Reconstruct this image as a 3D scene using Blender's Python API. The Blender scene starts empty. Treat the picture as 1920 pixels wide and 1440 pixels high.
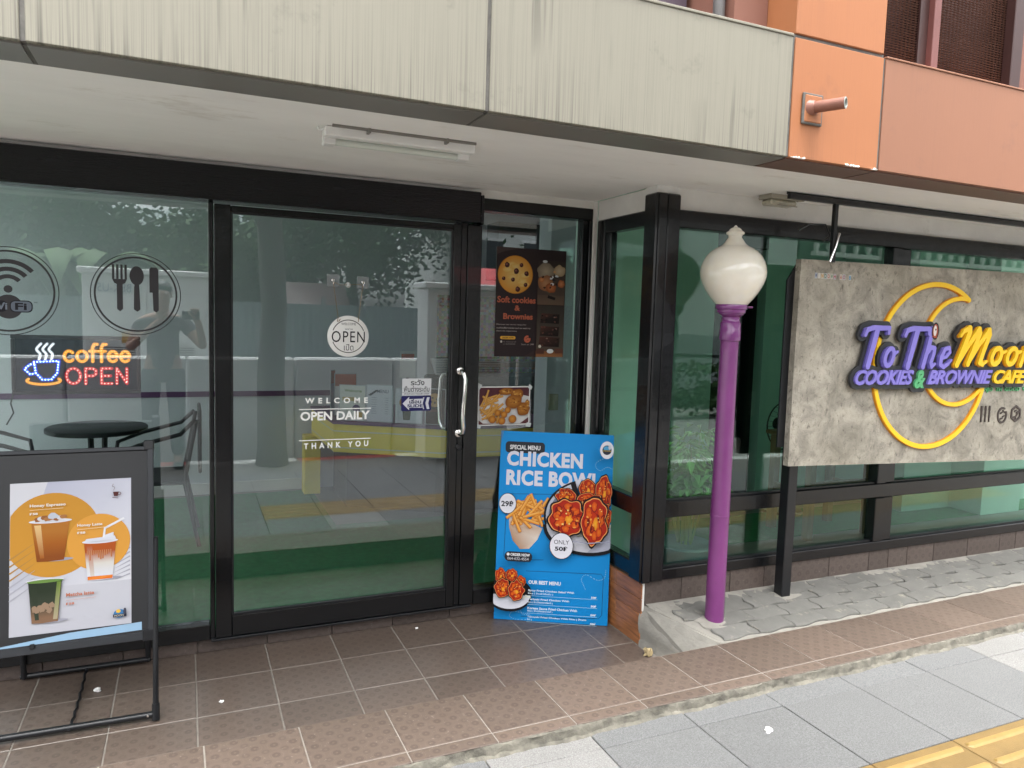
import bpy, bmesh, math, random
import numpy as np
from mathutils import Vector, Matrix
random.seed(7)
PI = math.pi
scn = bpy.context.scene
col = scn.collection

# ------------------------------------------------------------------ camera, sky, sun, exposure
cam_d = bpy.data.cameras.new("camera"); cam = bpy.data.objects.new("camera", cam_d); col.objects.link(cam)
yaw, pitch, roll = 0.415404762, 0.0869285324, 0.030141738
fw = Vector((math.sin(yaw)*math.cos(pitch), math.cos(yaw)*math.cos(pitch), -math.sin(pitch)))
rt = Vector((math.cos(yaw), -math.sin(yaw), 0)); up = rt.cross(fw)
r_ = math.cos(roll)*rt + math.sin(roll)*up; u_ = -math.sin(roll)*rt + math.cos(roll)*up
m = Matrix.Identity(4)
for i in range(3):
    m[i][0], m[i][1], m[i][2] = r_[i], u_[i], -fw[i]
m[2][3] = 1.55
cam.matrix_world = m
cam_d.sensor_width = 36; cam_d.lens = 1386.65/1920*36; cam_d.clip_start = 0.02; cam_d.clip_end = 500
scn.camera = cam
w = bpy.data.worlds.new("World"); scn.world = w; w.use_nodes = True
nt = w.node_tree; nt.nodes.clear()
SUN_EL, SUN_AZ = math.radians(74), math.radians(190)     # azimuth the light comes from, clockwise from +Y
sky = nt.nodes.new("ShaderNodeTexSky"); sky.sky_type = 'NISHITA'; sky.sun_disc = False
sky.sun_elevation = SUN_EL; sky.sun_rotation = SUN_AZ; sky.air_density = 1.0; sky.dust_density = 6.0; sky.ozone_density = 0.6
hsv = nt.nodes.new("ShaderNodeHueSaturation"); hsv.inputs['Saturation'].default_value = 0.12
bg = nt.nodes.new("ShaderNodeBackground"); bg.inputs['Strength'].default_value = 0.15
wo = nt.nodes.new("ShaderNodeOutputWorld")
nt.links.new(sky.outputs[0], hsv.inputs['Color']); nt.links.new(hsv.outputs[0], bg.inputs['Color']); nt.links.new(bg.outputs[0], wo.inputs[0])
sd = bpy.data.lights.new("sun", 'SUN'); sd.energy = 1.0; sd.angle = math.radians(28); sd.color = (1, .96, .9)
sun = bpy.data.objects.new("sun", sd); col.objects.link(sun)
sdir = Vector((math.sin(SUN_AZ)*math.cos(SUN_EL), math.cos(SUN_AZ)*math.cos(SUN_EL), math.sin(SUN_EL)))
sun.rotation_euler = sdir.to_track_quat('Z', 'Y').to_euler()
vs = scn.view_settings
vs.view_transform = 'Standard'; vs.look = 'None'; vs.exposure = 2.3; vs.gamma = 1; vs.use_curve_mapping = False
scn.cycles.max_bounces = 10; scn.cycles.diffuse_bounces = 5; scn.cycles.transparent_max_bounces = 24
scn.cycles.glossy_bounces = 4; scn.cycles.caustics_reflective = False; scn.cycles.caustics_refractive = False
scn.cycles.use_denoising = True; scn.cycles.sample_clamp_indirect = 6

# ------------------------------------------------------------------ materials
def lin(c):
    if isinstance(c, str):
        c = tuple(int(c[i:i+2], 16)/255 for i in (0, 2, 4))
    return tuple((x/12.92 if x <= .04045 else ((x+.055)/1.055)**2.4) for x in c)
class N:
    def __init__(s, name):
        s.m = bpy.data.materials.new(name); s.m.use_nodes = True; s.t = s.m.node_tree; s.t.nodes.clear()
        s.out = s.n("ShaderNodeOutputMaterial")
    def n(s, ty, **k):
        x = s.t.nodes.new(ty)
        for a, b in k.items():
            if a == 'op': x.operation = b
            else: setattr(x, a, b)
        return x
    def l(s, a, b): s.t.links.new(a, b)
    def math(s, op, a, b=None, c=None, clamp=False):
        x = s.n("ShaderNodeMath", op=op); x.use_clamp = clamp
        for i, v in enumerate((a, b, c)):
            if v is None: continue
            if isinstance(v, (int, float)): x.inputs[i].default_value = v
            else: s.l(v, x.inputs[i])
        return x.outputs[0]
    def noise(s, scale=5, detail=4, rough=.55, stretch=(1, 1, 1), dist=0, world=False):
        if world: co = s.n("ShaderNodeNewGeometry").outputs['Position']
        else: co = s.n("ShaderNodeTexCoord").outputs['Object']
        mp = s.n("ShaderNodeMapping"); mp.inputs['Scale'].default_value = stretch; s.l(co, mp.inputs[0])
        oi = s.n("ShaderNodeObjectInfo")
        if not world:
            cb = s.n("ShaderNodeCombineXYZ"); s.l(s.math('MULTIPLY', oi.outputs['Random'], 37.0), cb.inputs[0]); s.l(s.math('MULTIPLY', oi.outputs['Random'], 17.0), cb.inputs[1])
            va = s.n("ShaderNodeVectorMath", op='ADD'); s.l(mp.outputs[0], va.inputs[0]); s.l(cb.outputs[0], va.inputs[1]); v = va.outputs[0]
        else: v = mp.outputs[0]
        nz = s.n("ShaderNodeTexNoise"); nz.inputs['Scale'].default_value = scale; nz.inputs['Detail'].default_value = detail
        nz.inputs['Roughness'].default_value = rough; nz.inputs['Distortion'].default_value = dist
        s.l(v, nz.inputs['Vector']); return nz.outputs['Fac']
    def ramp(s, f, stops):
        x = s.n("ShaderNodeValToRGB"); e = x.color_ramp.elements
        while len(e) < len(stops): e.new(.5)
        for i, (p, c) in enumerate(stops):
            e[i].position = p; e[i].color = (*c[:3], 1) if not isinstance(c, (int, float)) else (c, c, c, 1)
        s.l(f, x.inputs[0]); return x.outputs[0]
    def mix(s, f, a, b, bt='MIX'):
        x = s.n("ShaderNodeMix", data_type='RGBA', blend_type=bt)
        for k, v in ((0, f), (6, a), (7, b)):
            if isinstance(v, (int, float)): x.inputs[k].default_value = v
            elif isinstance(v, tuple): x.inputs[k].default_value = (*v[:3], 1)
            else: s.l(v, x.inputs[k])
        return x.outputs[2]
    def bump(s, h, st=.3, d=.01):
        b = s.n("ShaderNodeBump"); b.inputs['Strength'].default_value = st; b.inputs['Distance'].default_value = d
        s.l(h, b.inputs['Height']); return b.outputs[0]
    def bsdf(s, colr, rough=.5, metal=0, normal=None, coat=0, spec=.5):
        p = s.n("ShaderNodeBsdfPrincipled")
        for k, v in (('Base Color', colr), ('Roughness', rough), ('Metallic', metal), ('Coat Weight', coat), ('Specular IOR Level', spec)):
            if isinstance(v, tuple): p.inputs[k].default_value = (*v[:3], 1)
            elif isinstance(v, (int, float)): p.inputs[k].default_value = v
            else: s.l(v, p.inputs[k])
        if normal is not None: s.l(normal, p.inputs['Normal'])
        s.l(p.outputs[0], s.out.inputs[0]); return p

def M(name, c, rough=.5, metal=0, var=.15, scale=6, bump=0, bscale=80, stretch=(1, 1, 1), coat=0, rnd=0., spec=.5, dirt=None):
    s = N(name); c = lin(c) if (isinstance(c, str)) else c
    f = s.noise(scale, 5, .6, stretch)
    a = tuple(x*(1-var) for x in c); b = tuple(min(1, x*(1+var)) for x in c)
    cc = s.ramp(f, [(.3, a), (.7, b)])
    if rnd:
        oi = s.n("ShaderNodeObjectInfo")
        v = s.math('MULTIPLY_ADD', oi.outputs['Random'], 2*rnd, 1-rnd)
        cb = s.n("ShaderNodeCombineXYZ")
        for i in range(3): s.l(v, cb.inputs[i])
        cc = s.mix(1.0, cc, cb.outputs[0], 'MULTIPLY')
    if dirt:
        d = s.noise(dirt[1], 6, .7, stretch); cc = s.mix(s.ramp(d, [(dirt[2], 0.), (dirt[2]+.12, dirt[3])]), cc, lin(dirt[0]))
    nrm = s.bump(s.noise(bscale, 4, .6, stretch), bump, .004) if bump else None
    rr = s.math('MULTIPLY_ADD', f, .15, rough-.07, clamp=True)
    s.bsdf(cc, rr, metal, nrm, coat, spec); return s.m

black_paint = M('black_gloss_paint', (.0035, .004, .005), .16, var=.3, scale=8, bump=.3, bscale=60, stretch=(6, 6, .5), coat=.15, spec=.4, dirt=('4a4c4e', 24, .66, .45))
black_h = M('black_gloss_paint_horizontal', (.0045, .005, .0065), .25, var=.3, scale=8, bump=.3, bscale=50, stretch=(.5, 3, 6), coat=.05, spec=.35, dirt=('3a3c3e', 14, .64, .35))
soffit_m = M('cream_soffit_paint', (.93, .92, .90), .8, var=.05, scale=1.4, bump=.1, bscale=12, stretch=(1, 3, 1), dirt=('b3aa98', 2.2, .58, .35))
white_m = M('white_plaster', (.68, .67, .64), .7, var=.08, scale=5, bump=.2, bscale=60, dirt=('8a8578', 4, .62, .5))
trim_grey = M('grey_trim_metal', (.20, .19, .172), .35, var=.08, scale=1.5, stretch=(1, 4, 4))
trim_brown = M('brown_trim_metal', (.17, .098, .078), .4, var=.08, scale=1.5)
joint_m = M('grey_joint_sealant', (.12, .115, .105), .8, var=.3, scale=20, bump=.5)
brown_frame = M('maroon_window_frame', (.045, .020, .018), .4, var=.15)
pink_frame = M('faded_red_mullion', (.17, .062, .055), .45, var=.1)
purple_wall = M('dull_purple_wall', (.085, .062, .085), .7, var=.1)
brick_brown = M('reddish_brown_plaster', (.19, .082, .058), .75, var=.08, scale=3)
mesh_m = M('rusty_expanded_metal', (.20, .115, .09), .45, metal=.3, var=.2, scale=3)
pipe_m = M('rust_pink_pipe', (.23, .095, .065), .5, var=.12, scale=20, dirt=('b9b2a6', 30, .66, .8))
pipe_in = M('pale_pipe_rim', (.42, .45, .42), .6, var=.2)
int_wall = M('interior_white_wall', (.60, .625, .66), .7, var=.04, scale=2)
lit_green = M('brightened_green_end_wall', (.74, .92, .83), .7, var=.05); int_green = M('interior_pale_green_wall', (.44, .62, .55), .7, var=.05, scale=2)  # end wall is the room green brightened in colour to look better lit
int_ceil = M('interior_ceiling', (.8, .82, .8), .8, var=.03)
dado = M('purple_dado_paint', (.10, .035, .115), .6, var=.1)
turf_m = M('green_floor_covering', (.03, .17, .065), .8, var=.25, scale=30, bump=.3)
floor_grey = M('grey_interior_floor', (.16, .16, .14), .4, var=.15, scale=3)
yellow_ctr = M('yellow_laminate', (.85, .68, .10), .35, var=.06, scale=3)
silver_line = M('pale_line_trim', (.6, .65, .6), .4, var=.05)
dark_int = M('near_black_interior', (.012, .022, .025), .6, var=.2)
chrome = M('polished_steel', (.75, .73, .70), .12, metal=1, var=.05)
plastic_clear = M('clear_plastic_disc', (.55, .58, .58), .15, var=.05)
white_pl = M('white_plastic', (.8, .8, .78), .35, var=.03)
opal = N('opal_glass'); fz = opal.noise(6, 4, .6)
p = opal.bsdf(opal.ramp(fz, [(.3, (.80, .75, .64)), (.75, (.89, .86, .78))]), .07, coat=.5)
p.inputs['Subsurface Weight'].default_value = .35; p.inputs['Subsurface Radius'].default_value = (.06, .05, .035); opal = opal.m
purple_post = M('purple_gloss_paint', (.160, .032, .150), .36, var=.12, scale=5, bump=.25, bscale=90, coat=.4, dirt=('221024', 38, .655, .9))
dark_steel = M('dark_painted_steel', (.007, .008, .010), .35, var=.3, bump=.1)
vinyl_black = M('black_vinyl_decal', (.02, .018, .022), .5, var=.1)
vinyl_white = M('white_vinyl_letter', (.85, .85, .83), .5, var=.02)
mortar_m = M('pale_mortar', (.225, .215, .19), .85, var=.14, scale=14, bump=.6, bscale=60, dirt=('8f8674', 12, .6, .4))
kerb_m = M('broken_cement_edge', (.13, .122, .10), .9, var=.45, scale=22, bump=1, bscale=90, dirt=('6f6b60', 25, .60, .6))
grout_m = M('tile_grout', (.225, .205, .178), .8, var=.15, scale=30)
paver_m = M('grey_interlocking_paver', (.125, .123, .113), .75, var=.13, scale=12, bump=.4, bscale=120, rnd=.09, dirt=('9a9584', 14, .58, .55))
tactile_bar = M('worn_lightened_tactile_bar', (.25, .165, .052), .55, var=.12, scale=20, dirt=('6a5430', 30, .62, .6)); tactile_m = M('yellow_tactile_paver', (.165, .105, .034), .6, var=.12, scale=12, bump=.5, bscale=200, rnd=.05, dirt=('6e5c38', 20, .62, .5))  # bars coloured lighter than the base, standing in for weak relief shading
plank_m = M('orange_brown_wood_tile', (.30, .12, .045), .35, var=.4, scale=7, stretch=(1, 1, 9), bump=.15, rnd=.12)
asphalt = M('lightened_asphalt_road', (.22, .215, .205), .9, var=.25, scale=30, bump=.6)  # asphalt colour lightened so the road bounces more light under the soffit
bark = M('tree_bark', (.05, .043, .034), .9, var=.4, scale=10, bump=1, bscale=30, stretch=(3, 3, .6))
concrete_w = M('white_concrete_barrier', (.52, .52, .51), .8, var=.12, scale=3, dirt=('7d7a70', 3, .6, .5))
cab_m = M('pale_grey_cabinet_paint', (.72, .73, .71), .5, var=.06)
cab_d = M('dark_slot_paint', (.1, .1, .1), .6)
wallg = M('grey_green_corrugated', (.10, .135, .135), .6, var=.1)
roofr = M('maroon_roof_sheet', (.05, .018, .02), .6, var=.15)
teal_m = M('teal_tarp', (.05, .25, .22), .6)
bldg_w = M('pale_building_wall', (.6, .62, .6), .8, var=.08, scale=1, bump=.6, bscale=9)
kerb_red = M('red_kerb_paint', (.35, .06, .05), .6, var=.2); kerb_white = M('white_kerb_paint', (.65, .65, .62), .6, var=.15)
leaf_m = M('tree_leaf_green', (.030, .062, .022), .7, var=.5, scale=3, spec=.15)
leaf_l = M('light_leaf_green', (.055, .10, .035), .6, var=.4, scale=3, spec=.2)
plant_leaf = M('potted_leaf_green', (.16, .34, .10), .6, var=.4, scale=10, spec=.1)
plant_stem = M('plant_stem', (.16, .22, .08), .6)
wood_m = M('brown_wood', (.20, .12, .06), .5, var=.2, stretch=(8, 8, 1))
skin_m = M('skin', (.33, .19, .13), .5, var=.06); shirt_m = M('dark_patterned_shirt', (.018, .018, .022), .85, var=.6, scale=12); trouser_m = M('dark_trousers', (.015, .015, .018), .85, var=.2)
hair_m = M('black_hair', (.012, .011, .01), .5)
car_m = M('silver_car_paint', (.45, .47, .5), .25, coat=.6, var=.02); glass_top = M('grey_glass_top', (.14, .16, .16), .15); car_glass = M('dark_car_glass', (.02, .025, .03), .08)
foam_edge = M('grey_foam_board_edge', (.35, .33, .3), .8)
pot_m = M('blue_grey_pot', (.10, .16, .18), .5); soil_m = M('soil', (.05, .035, .02), .9)
chalk_m = M('scuffed_black_board', (.014, .015, .017), .42, var=.2, scale=3, bump=.05, dirt=('6a6a68', 9, .68, .25))
blue_peel = M('pale_blue_film', (.38, .55, .72), .4, var=.06)
alu_m = M('grey_aluminium_edge', (.03, .033, .038), .4, metal=.2, var=.1)
tan_m = M('dry_cement_lump', (.42, .33, .18), .9, bump=.8); tissue_m = M('white_tissue', (.82, .82, .8), .9, var=.05)
mosaic_m = N('olive_glass_mosaic')
tc = mosaic_m.n("ShaderNodeTexCoord"); bk = mosaic_m.n("ShaderNodeTexVoronoi"); bk.distance = 'CHEBYCHEV'; bk.inputs['Scale'].default_value = 42; bk.inputs['Randomness'].default_value = .15
mosaic_m.l(tc.outputs['Object'], bk.inputs['Vector'])
mosaic_m.bsdf(mosaic_m.mix(.75, bk.outputs['Color'], (.16, .15, .09), 'MIX'), .2); mosaic_m = mosaic_m.m

def glass(name, tint, f0=.055):
    s = N(name)
    geo = s.n("ShaderNodeNewGeometry"); dt = s.n("ShaderNodeVectorMath", op='DOT_PRODUCT')
    s.l(geo.outputs['Incoming'], dt.inputs[0]); s.l(geo.outputs['Normal'], dt.inputs[1])
    c1 = s.math('SUBTRACT', 1.0, s.math('ABSOLUTE', dt.outputs['Value']), clamp=True)
    f = s.math('MULTIPLY_ADD', s.math('POWER', c1, 5), 1-f0, f0)
    tr = s.n("ShaderNodeBsdfTransparent"); tr.inputs[0].default_value = (*tint, 1)
    gl = s.n("ShaderNodeBsdfGlossy"); gl.inputs['Roughness'].default_value = 0.0; gl.inputs[0].default_value = (.93, .98, 1, 1)
    wv = s.n("ShaderNodeBump"); wv.inputs['Strength'].default_value = .02; wv.inputs['Distance'].default_value = .02
    s.l(s.noise(1.6, 1, .4, world=True), wv.inputs['Height']); s.l(wv.outputs[0], gl.inputs['Normal'])
    mx = s.n("ShaderNodeMixShader"); s.l(f, mx.inputs[0]); s.l(tr.outputs[0], mx.inputs[1]); s.l(gl.outputs[0], mx.inputs[2])
    s.l(mx.outputs[0], s.out.inputs[0]); return s.m
glass_l = glass('grey_green_glass', (.83, .86, .875), .108)
glass_r = glass('green_tinted_glass', (.79, .935, .865), .055)

def emis(name, c, st):
    s = N(name); e = s.n("ShaderNodeEmission"); e.inputs[0].default_value = (*c, 1); e.inputs[1].default_value = st
    s.l(e.outputs[0], s.out.inputs[0]); return s.m
led_y, led_r, led_b, led_w = emis('amber_led', (1, .36, .03), .34), emis('red_led', (1, .03, .04), .5), emis('blue_led', (.03, .09, 1), .6), emis('white_led', (.9, .95, 1), .28)
led_hot = emis('bright_led_dot', (1, .45, .35), 1.3); led_bhot = emis('bright_blue_led_dot', (.35, .65, 1), 2.5)

def tile_mat(name, a, b, rough=.3, rnd=.12, vert=False):
    s = N(name); tc = s.n("ShaderNodeTexCoord")
    mp = s.n("ShaderNodeMapping"); mp.inputs['Scale'].default_value = (16.7, 16.7, 16.7); mp.inputs['Location'].default_value = (.5, .5, .5); s.l(tc.outputs['Object'], mp.inputs[0])
    sx = s.n("ShaderNodeSeparateXYZ"); s.l(mp.outputs[0], sx.inputs[0])
    def rings(ox, oy):
        x = s.math('SUBTRACT', s.math('FRACT', s.math('ADD', sx.outputs[0], ox)), .5); y = s.math('SUBTRACT', s.math('FRACT', s.math('ADD', sx.outputs[2 if vert else 1], oy)), .5)
        r = s.math('SQRT', s.math('ADD', s.math('MULTIPLY', x, x), s.math('MULTIPLY', y, y))); an = s.math('ARCTAN2', y, x)
        return r, an
    r, an = rings(0, 0)
    disc = s.math('LESS_THAN', r, .22); hole = s.math('GREATER_THAN', r, .07)
    spoke = s.math('MULTIPLY_ADD', s.math('SINE', s.math('MULTIPLY', an, 14)), .5, .5)
    dk = s.math('MULTIPLY', s.math('MULTIPLY', disc, hole), s.math('MULTIPLY_ADD', spoke, .5, .5))
    ringl = s.math('MULTIPLY', s.math('LESS_THAN', s.math('ABSOLUTE', s.math('SUBTRACT', r, .36)), .03), .55)
    r2, an2 = rings(.5, .5)
    d2 = s.math('MULTIPLY', s.math('LESS_THAN', s.math('ABSOLUTE', s.math('SUBTRACT', r2, .15)), .06), .45)
    tot = s.math('ADD', dk, d2, clamp=True)
    base = s.mix(s.math('MULTIPLY', tot, .58), a, b)
    base = s.mix(s.math('MULTIPLY', ringl, .35), base, tuple(min(1, v*1.45) for v in a))
    dn = s.noise(5, 6, .65, world=True); base = s.mix(s.ramp(dn, [(.4, 0.), (.8, .22)]), base, tuple(v*1.15+.02 for v in a))
    dn2 = s.noise(90, 3, .6, world=True); base = s.mix(s.ramp(dn2, [(.62, 0.), (.75, .3)]), base, (.35, .31, .27))
    oi = s.n("ShaderNodeObjectInfo"); v = s.math('MULTIPLY_ADD', oi.outputs['Random'], 2*rnd, 1-rnd); cb = s.n("ShaderNodeCombineXYZ")
    for i in range(3): s.l(v, cb.inputs[i])
    base = s.mix(1.0, base, cb.outputs[0], 'MULTIPLY')
    s.bsdf(base, s.math('MULTIPLY_ADD', dn, .25, rough-.1), 0, s.bump(s.noise(60, 3, .5), .12, .003), spec=.5); return s.m
tile_in = tile_mat('brown_medallion_tile', (.120, .091, .073), (.050, .036, .030), .32)
tile_out = tile_mat('border_medallion_tile', (.108, .080, .063), (.044, .030, .024), .5, .1)

tile_v = tile_mat('brown_medallion_riser_tile', (.085, .066, .058), (.045, .032, .028), .4, .15, True)

def granite(name, c, rnd=.06):
    s = N(name); f = s.noise(230, 3, .75, world=True); g = s.noise(3, 5, .6, world=True)
    cc = s.ramp(f, [(.34, tuple(v*.62 for v in c)), (.5, c), (.66, tuple(v*1.42 for v in c))])
    cc = s.mix(s.ramp(g, [(.4, 0.), (.7, .35)]), cc, tuple(v*.8 for v in c))
    st = s.noise(9, 5, .6, world=True); cc = s.mix(s.ramp(st, [(.66, 0.), (.74, .5)]), cc, tuple(v*.5 for v in c))
    oi = s.n("ShaderNodeObjectInfo"); v = s.math('MULTIPLY_ADD', oi.outputs['Random'], 2*rnd, 1-rnd); cb = s.n("ShaderNodeCombineXYZ")
    for i in range(3): s.l(v, cb.inputs[i])
    cc = s.mix(1.0, cc, cb.outputs[0], 'MULTIPLY')
    s.bsdf(cc, .75, 0, s.bump(f, .5, .002)); return s.m
slab_d = granite('grey_granite_slab', (.115, .117, .117)); slab_l = granite('pale_granite_slab', (.18, .178, .172)); slab_m = granite('mid_grey_granite_strip', (.128, .131, .132))

def panel_mat(name, c, streak, amt):
    s = N(name); tc = s.n("ShaderNodeTexCoord"); sep = s.n("ShaderNodeSeparateXYZ"); s.l(tc.outputs['Object'], sep.inputs[0])
    a = s.noise(30, 3, .6, (2.2, 1, .03), world=True); b = s.noise(90, 2, .5, (2.5, 1, .02), world=True); big = s.noise(1.6, 3, .5, (1, 1, .6), world=True)
    # run-off stains hang from the top seam and gather along the lower lip
    low = s.math('SUBTRACT', 1.0, s.math('MULTIPLY', s.math('ABSOLUTE', s.math('SUBTRACT', sep.outputs[2], 0.0)), 2.6), clamp=True)
    m1 = s.math('MULTIPLY', s.ramp(a, [(.50, 0.), (.68, 1.)]), s.ramp(big, [(.42, .05), (.62, 1.)]))
    m2 = s.math('MULTIPLY', s.ramp(b, [(.48, 0.), (.66, 1.)]), .5)
    k = s.math('MULTIPLY', s.math('ADD', m1, m2, clamp=True), s.math('MULTIPLY_ADD', s.math('POWER', low, 3), 1.1, .25), clamp=True)
    drip = s.math('MULTIPLY', s.ramp(s.noise(17, 4, .65, (1.3, 1, .035), world=True), [(.585, 0.), (.66, 1.)]), s.ramp(s.noise(2.1, 2, .5, (1, 1, .9), world=True), [(.46, 0.), (.60, 1.)]))
    k = s.math('MAXIMUM', k, s.math('MULTIPLY', drip, .75))
    cc = s.mix(s.math('MULTIPLY', k, amt), c, streak)
    sm_ = s.noise(5.5, 7, .7, world=True); cc = s.mix(s.ramp(sm_, [(.60, 0.), (.72, .35)]), cc, streak)
    g = s.noise(2.2, 5, .6, world=True); cc = s.mix(s.ramp(g, [(.4, 0.), (.7, .25)]), cc, tuple(v*.82 for v in c))
    s.bsdf(cc, .6, 0, s.bump(b, .15, .002)); return s.m
beige_m = panel_mat('streaked_beige_panel', (.245, .232, .185), (.08, .075, .06), .8)
orange_m = panel_mat('faded_orange_panel', (.36, .138, .055), (.19, .085, .05), .22)
salmon_m = panel_mat('faded_salmon_panel', (.262, .118, .068), (.165, .085, .06), .25)

def slabsign():
    s = N('distressed_concrete_laminate'); a = s.noise(7, 9, .72, (1, 1, 1), .6); b = s.noise(28, 7, .75, (1.3, .8, 1), .4); c = s.noise(2.5, 4, .6)
    cc = s.ramp(a, [(.32, lin('7a766c')), (.44, lin('928d82')), (.54, lin('a8a295')), (.68, lin('bbb4a6'))])
    cc = s.mix(s.ramp(b, [(.35, .75), (.45, 0.)]), cc, lin('55514a'))
    cc = s.mix(s.ramp(c, [(.4, 0.), (.65, .35)]), cc, lin('807a6a'))
    d = s.noise(60, 5, .7, (1, 3, 1), .3); cc = s.mix(s.ramp(d, [(.30, .6), (.42, 0.)]), cc, lin('38342d'))
    s.bsdf(cc, .75, 0, s.bump(b, .15, .002)); return s.m
conc_sign = slabsign()

def print_mat():
    s = N('printed_ink'); at = s.n("ShaderNodeAttribute"); at.attribute_name = 'ink'
    s.bsdf(s.mix(1.0, at.outputs['Color'], (.72, .72, .72), 'MULTIPLY'), .5, spec=.2); return s.m
ink = print_mat()

fitter_purple = M('purple_gloss_paint_clean', (.175, .040, .175), .25, var=.12, scale=5, bump=.1, bscale=60, coat=.4); shed_m = M('dull_red_shed_wall', (.10, .045, .035), .8)
# ------------------------------------------------------------------ geometry helpers
class MB:
    def __init__(s): s.v = []; s.f = []; s.mi = []; s.sm = []
    def add(s, vs, fs, mi=0, smooth=False):
        o = len(s.v); s.v += [tuple(v) for v in vs]; s.f += [tuple(i+o for i in f) for f in fs]; s.mi += [mi]*len(fs); s.sm += [smooth]*len(fs); return s
    def box(s, x0, x1, y0, y1, z0, z1, mi=0):
        x0, x1 = sorted((x0, x1)); y0, y1 = sorted((y0, y1)); z0, z1 = sorted((z0, z1))
        return s.add([(x0, y0, z0), (x1, y0, z0), (x1, y1, z0), (x0, y1, z0), (x0, y0, z1), (x1, y0, z1), (x1, y1, z1), (x0, y1, z1)],
                     [(0, 3, 2, 1), (4, 5, 6, 7), (0, 1, 5, 4), (1, 2, 6, 5), (2, 3, 7, 6), (3, 0, 4, 7)], mi)
    def bbox(s, x0, x1, y0, y1, z0, z1, b=.004, mi=0):     # chamfered box
        x0, x1 = sorted((x0, x1)); y0, y1 = sorted((y0, y1)); z0, z1 = sorted((z0, z1)); b = min(b, (x1-x0)*.45, (y1-y0)*.45, (z1-z0)*.45)
        bm = bmesh.new(); bmesh.ops.create_cube(bm, size=1)
        bmesh.ops.scale(bm, vec=(x1-x0, y1-y0, z1-z0), verts=bm.verts); bmesh.ops.translate(bm, vec=((x0+x1)/2, (y0+y1)/2, (z0+z1)/2), verts=bm.verts)
        bmesh.ops.bevel(bm, geom=bm.edges[:], offset=b, segments=1, affect='EDGES')
        bm.verts.index_update(); s.add([v.co[:] for v in bm.verts], [[v.index for v in f.verts] for f in bm.faces], mi); bm.free(); return s
    def prism(s, pts, z0, z1, mi=0):      # pts ccw in xy
        n = len(pts); vs = [(x, y, z0) for x, y in pts]+[(x, y, z1) for x, y in pts]
        fs = [tuple(range(n-1, -1, -1)), tuple(range(n, 2*n))]+[(i, (i+1) % n, n+(i+1) % n, n+i) for i in range(n)]
        return s.add(vs, fs, mi)
    def tube(s, pts, r, n=10, mi=0, cap=True):
        pts = [Vector(p) for p in pts]; rs = r if isinstance(r, (list, tuple)) else [r]*len(pts); vs = []; fs = []
        t0 = (pts[1]-pts[0]).normalized(); a = t0.orthogonal().normalized()
        for i, p in enumerate(pts):
            t = ((pts[min(i+1, len(pts)-1)]-pts[max(i-1, 0)])).normalized(); a = (a-t*a.dot(t)).normalized(); b = t.cross(a)
            for k in range(n):
                g = 2*PI*k/n; vs.append(p+(a*math.cos(g)+b*math.sin(g))*rs[i])
        for i in range(len(pts)-1):
            for k in range(n): fs.append((i*n+k, i*n+(k+1) % n, (i+1)*n+(k+1) % n, (i+1)*n+k))
        if cap: fs += [tuple(range(n-1, -1, -1)), tuple(range((len(pts)-1)*n, len(pts)*n))]
        return s.add(vs, fs, mi, True)
    def lathe(s, prof, c=(0, 0, 0), n=32, mi=0, ax='z'):
        vs = []; fs = []
        for r, z in prof:
            for k in range(n):
                g = 2*PI*k/n; x, y = r*math.cos(g), r*math.sin(g)
                vs.append((c[0]+x, c[1]+y, c[2]+z) if ax == 'z' else (c[0]+x, c[1]-z, c[2]+y))
        for i in range(len(prof)-1):
            for k in range(n): fs.append((i*n+k, i*n+(k+1) % n, (i+1)*n+(k+1) % n, (i+1)*n+k))
        fs += [tuple(range(n-1, -1, -1)), tuple(range((len(prof)-1)*n, len(prof)*n))]
        return s.add(vs, fs, mi, True)
    def sheet(s, pts, mi=0): return s.add(pts, [tuple(range(len(pts)))], mi)
    def mesh(s, name, mats):
        me = bpy.data.meshes.new(name); me.from_pydata(s.v, [], s.f)
        for x in (mats if isinstance(mats, (list, tuple)) else [mats]): me.materials.append(x)
        me.polygons.foreach_set('material_index', s.mi); me.polygons.foreach_set('use_smooth', s.sm); me.update()
        if any(s.sm): me.set_sharp_from_angle(angle=.65)
        return me
def put(name, data, parent=None, loc=(0, 0, 0), rot=(0, 0, 0), **tags):
    o = bpy.data.objects.new(name, data); col.objects.link(o); o.location = loc; o.rotation_euler = rot
    if parent: o.parent = parent
    for k, v in tags.items():
        if v is not None: o[k] = v
    return o
def thing(name, label, category, loc=(0, 0, 0), rot=(0, 0, 0), group=None):
    return put(name, None, None, loc, rot, label=label, category=category, group=group)
def part(name, mb, mats, parent, loc=(0, 0, 0), rot=(0, 0, 0), **t):
    return put(name, mb.mesh(name, mats), parent, loc, rot, **t)
def struct(name, mb, mats, **t): return put(name, mb.mesh(name, mats), None, kind='structure', **t)
def angle_smooth(me):
    me.polygons.foreach_set('use_smooth', [True]*len(me.polygons))

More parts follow.
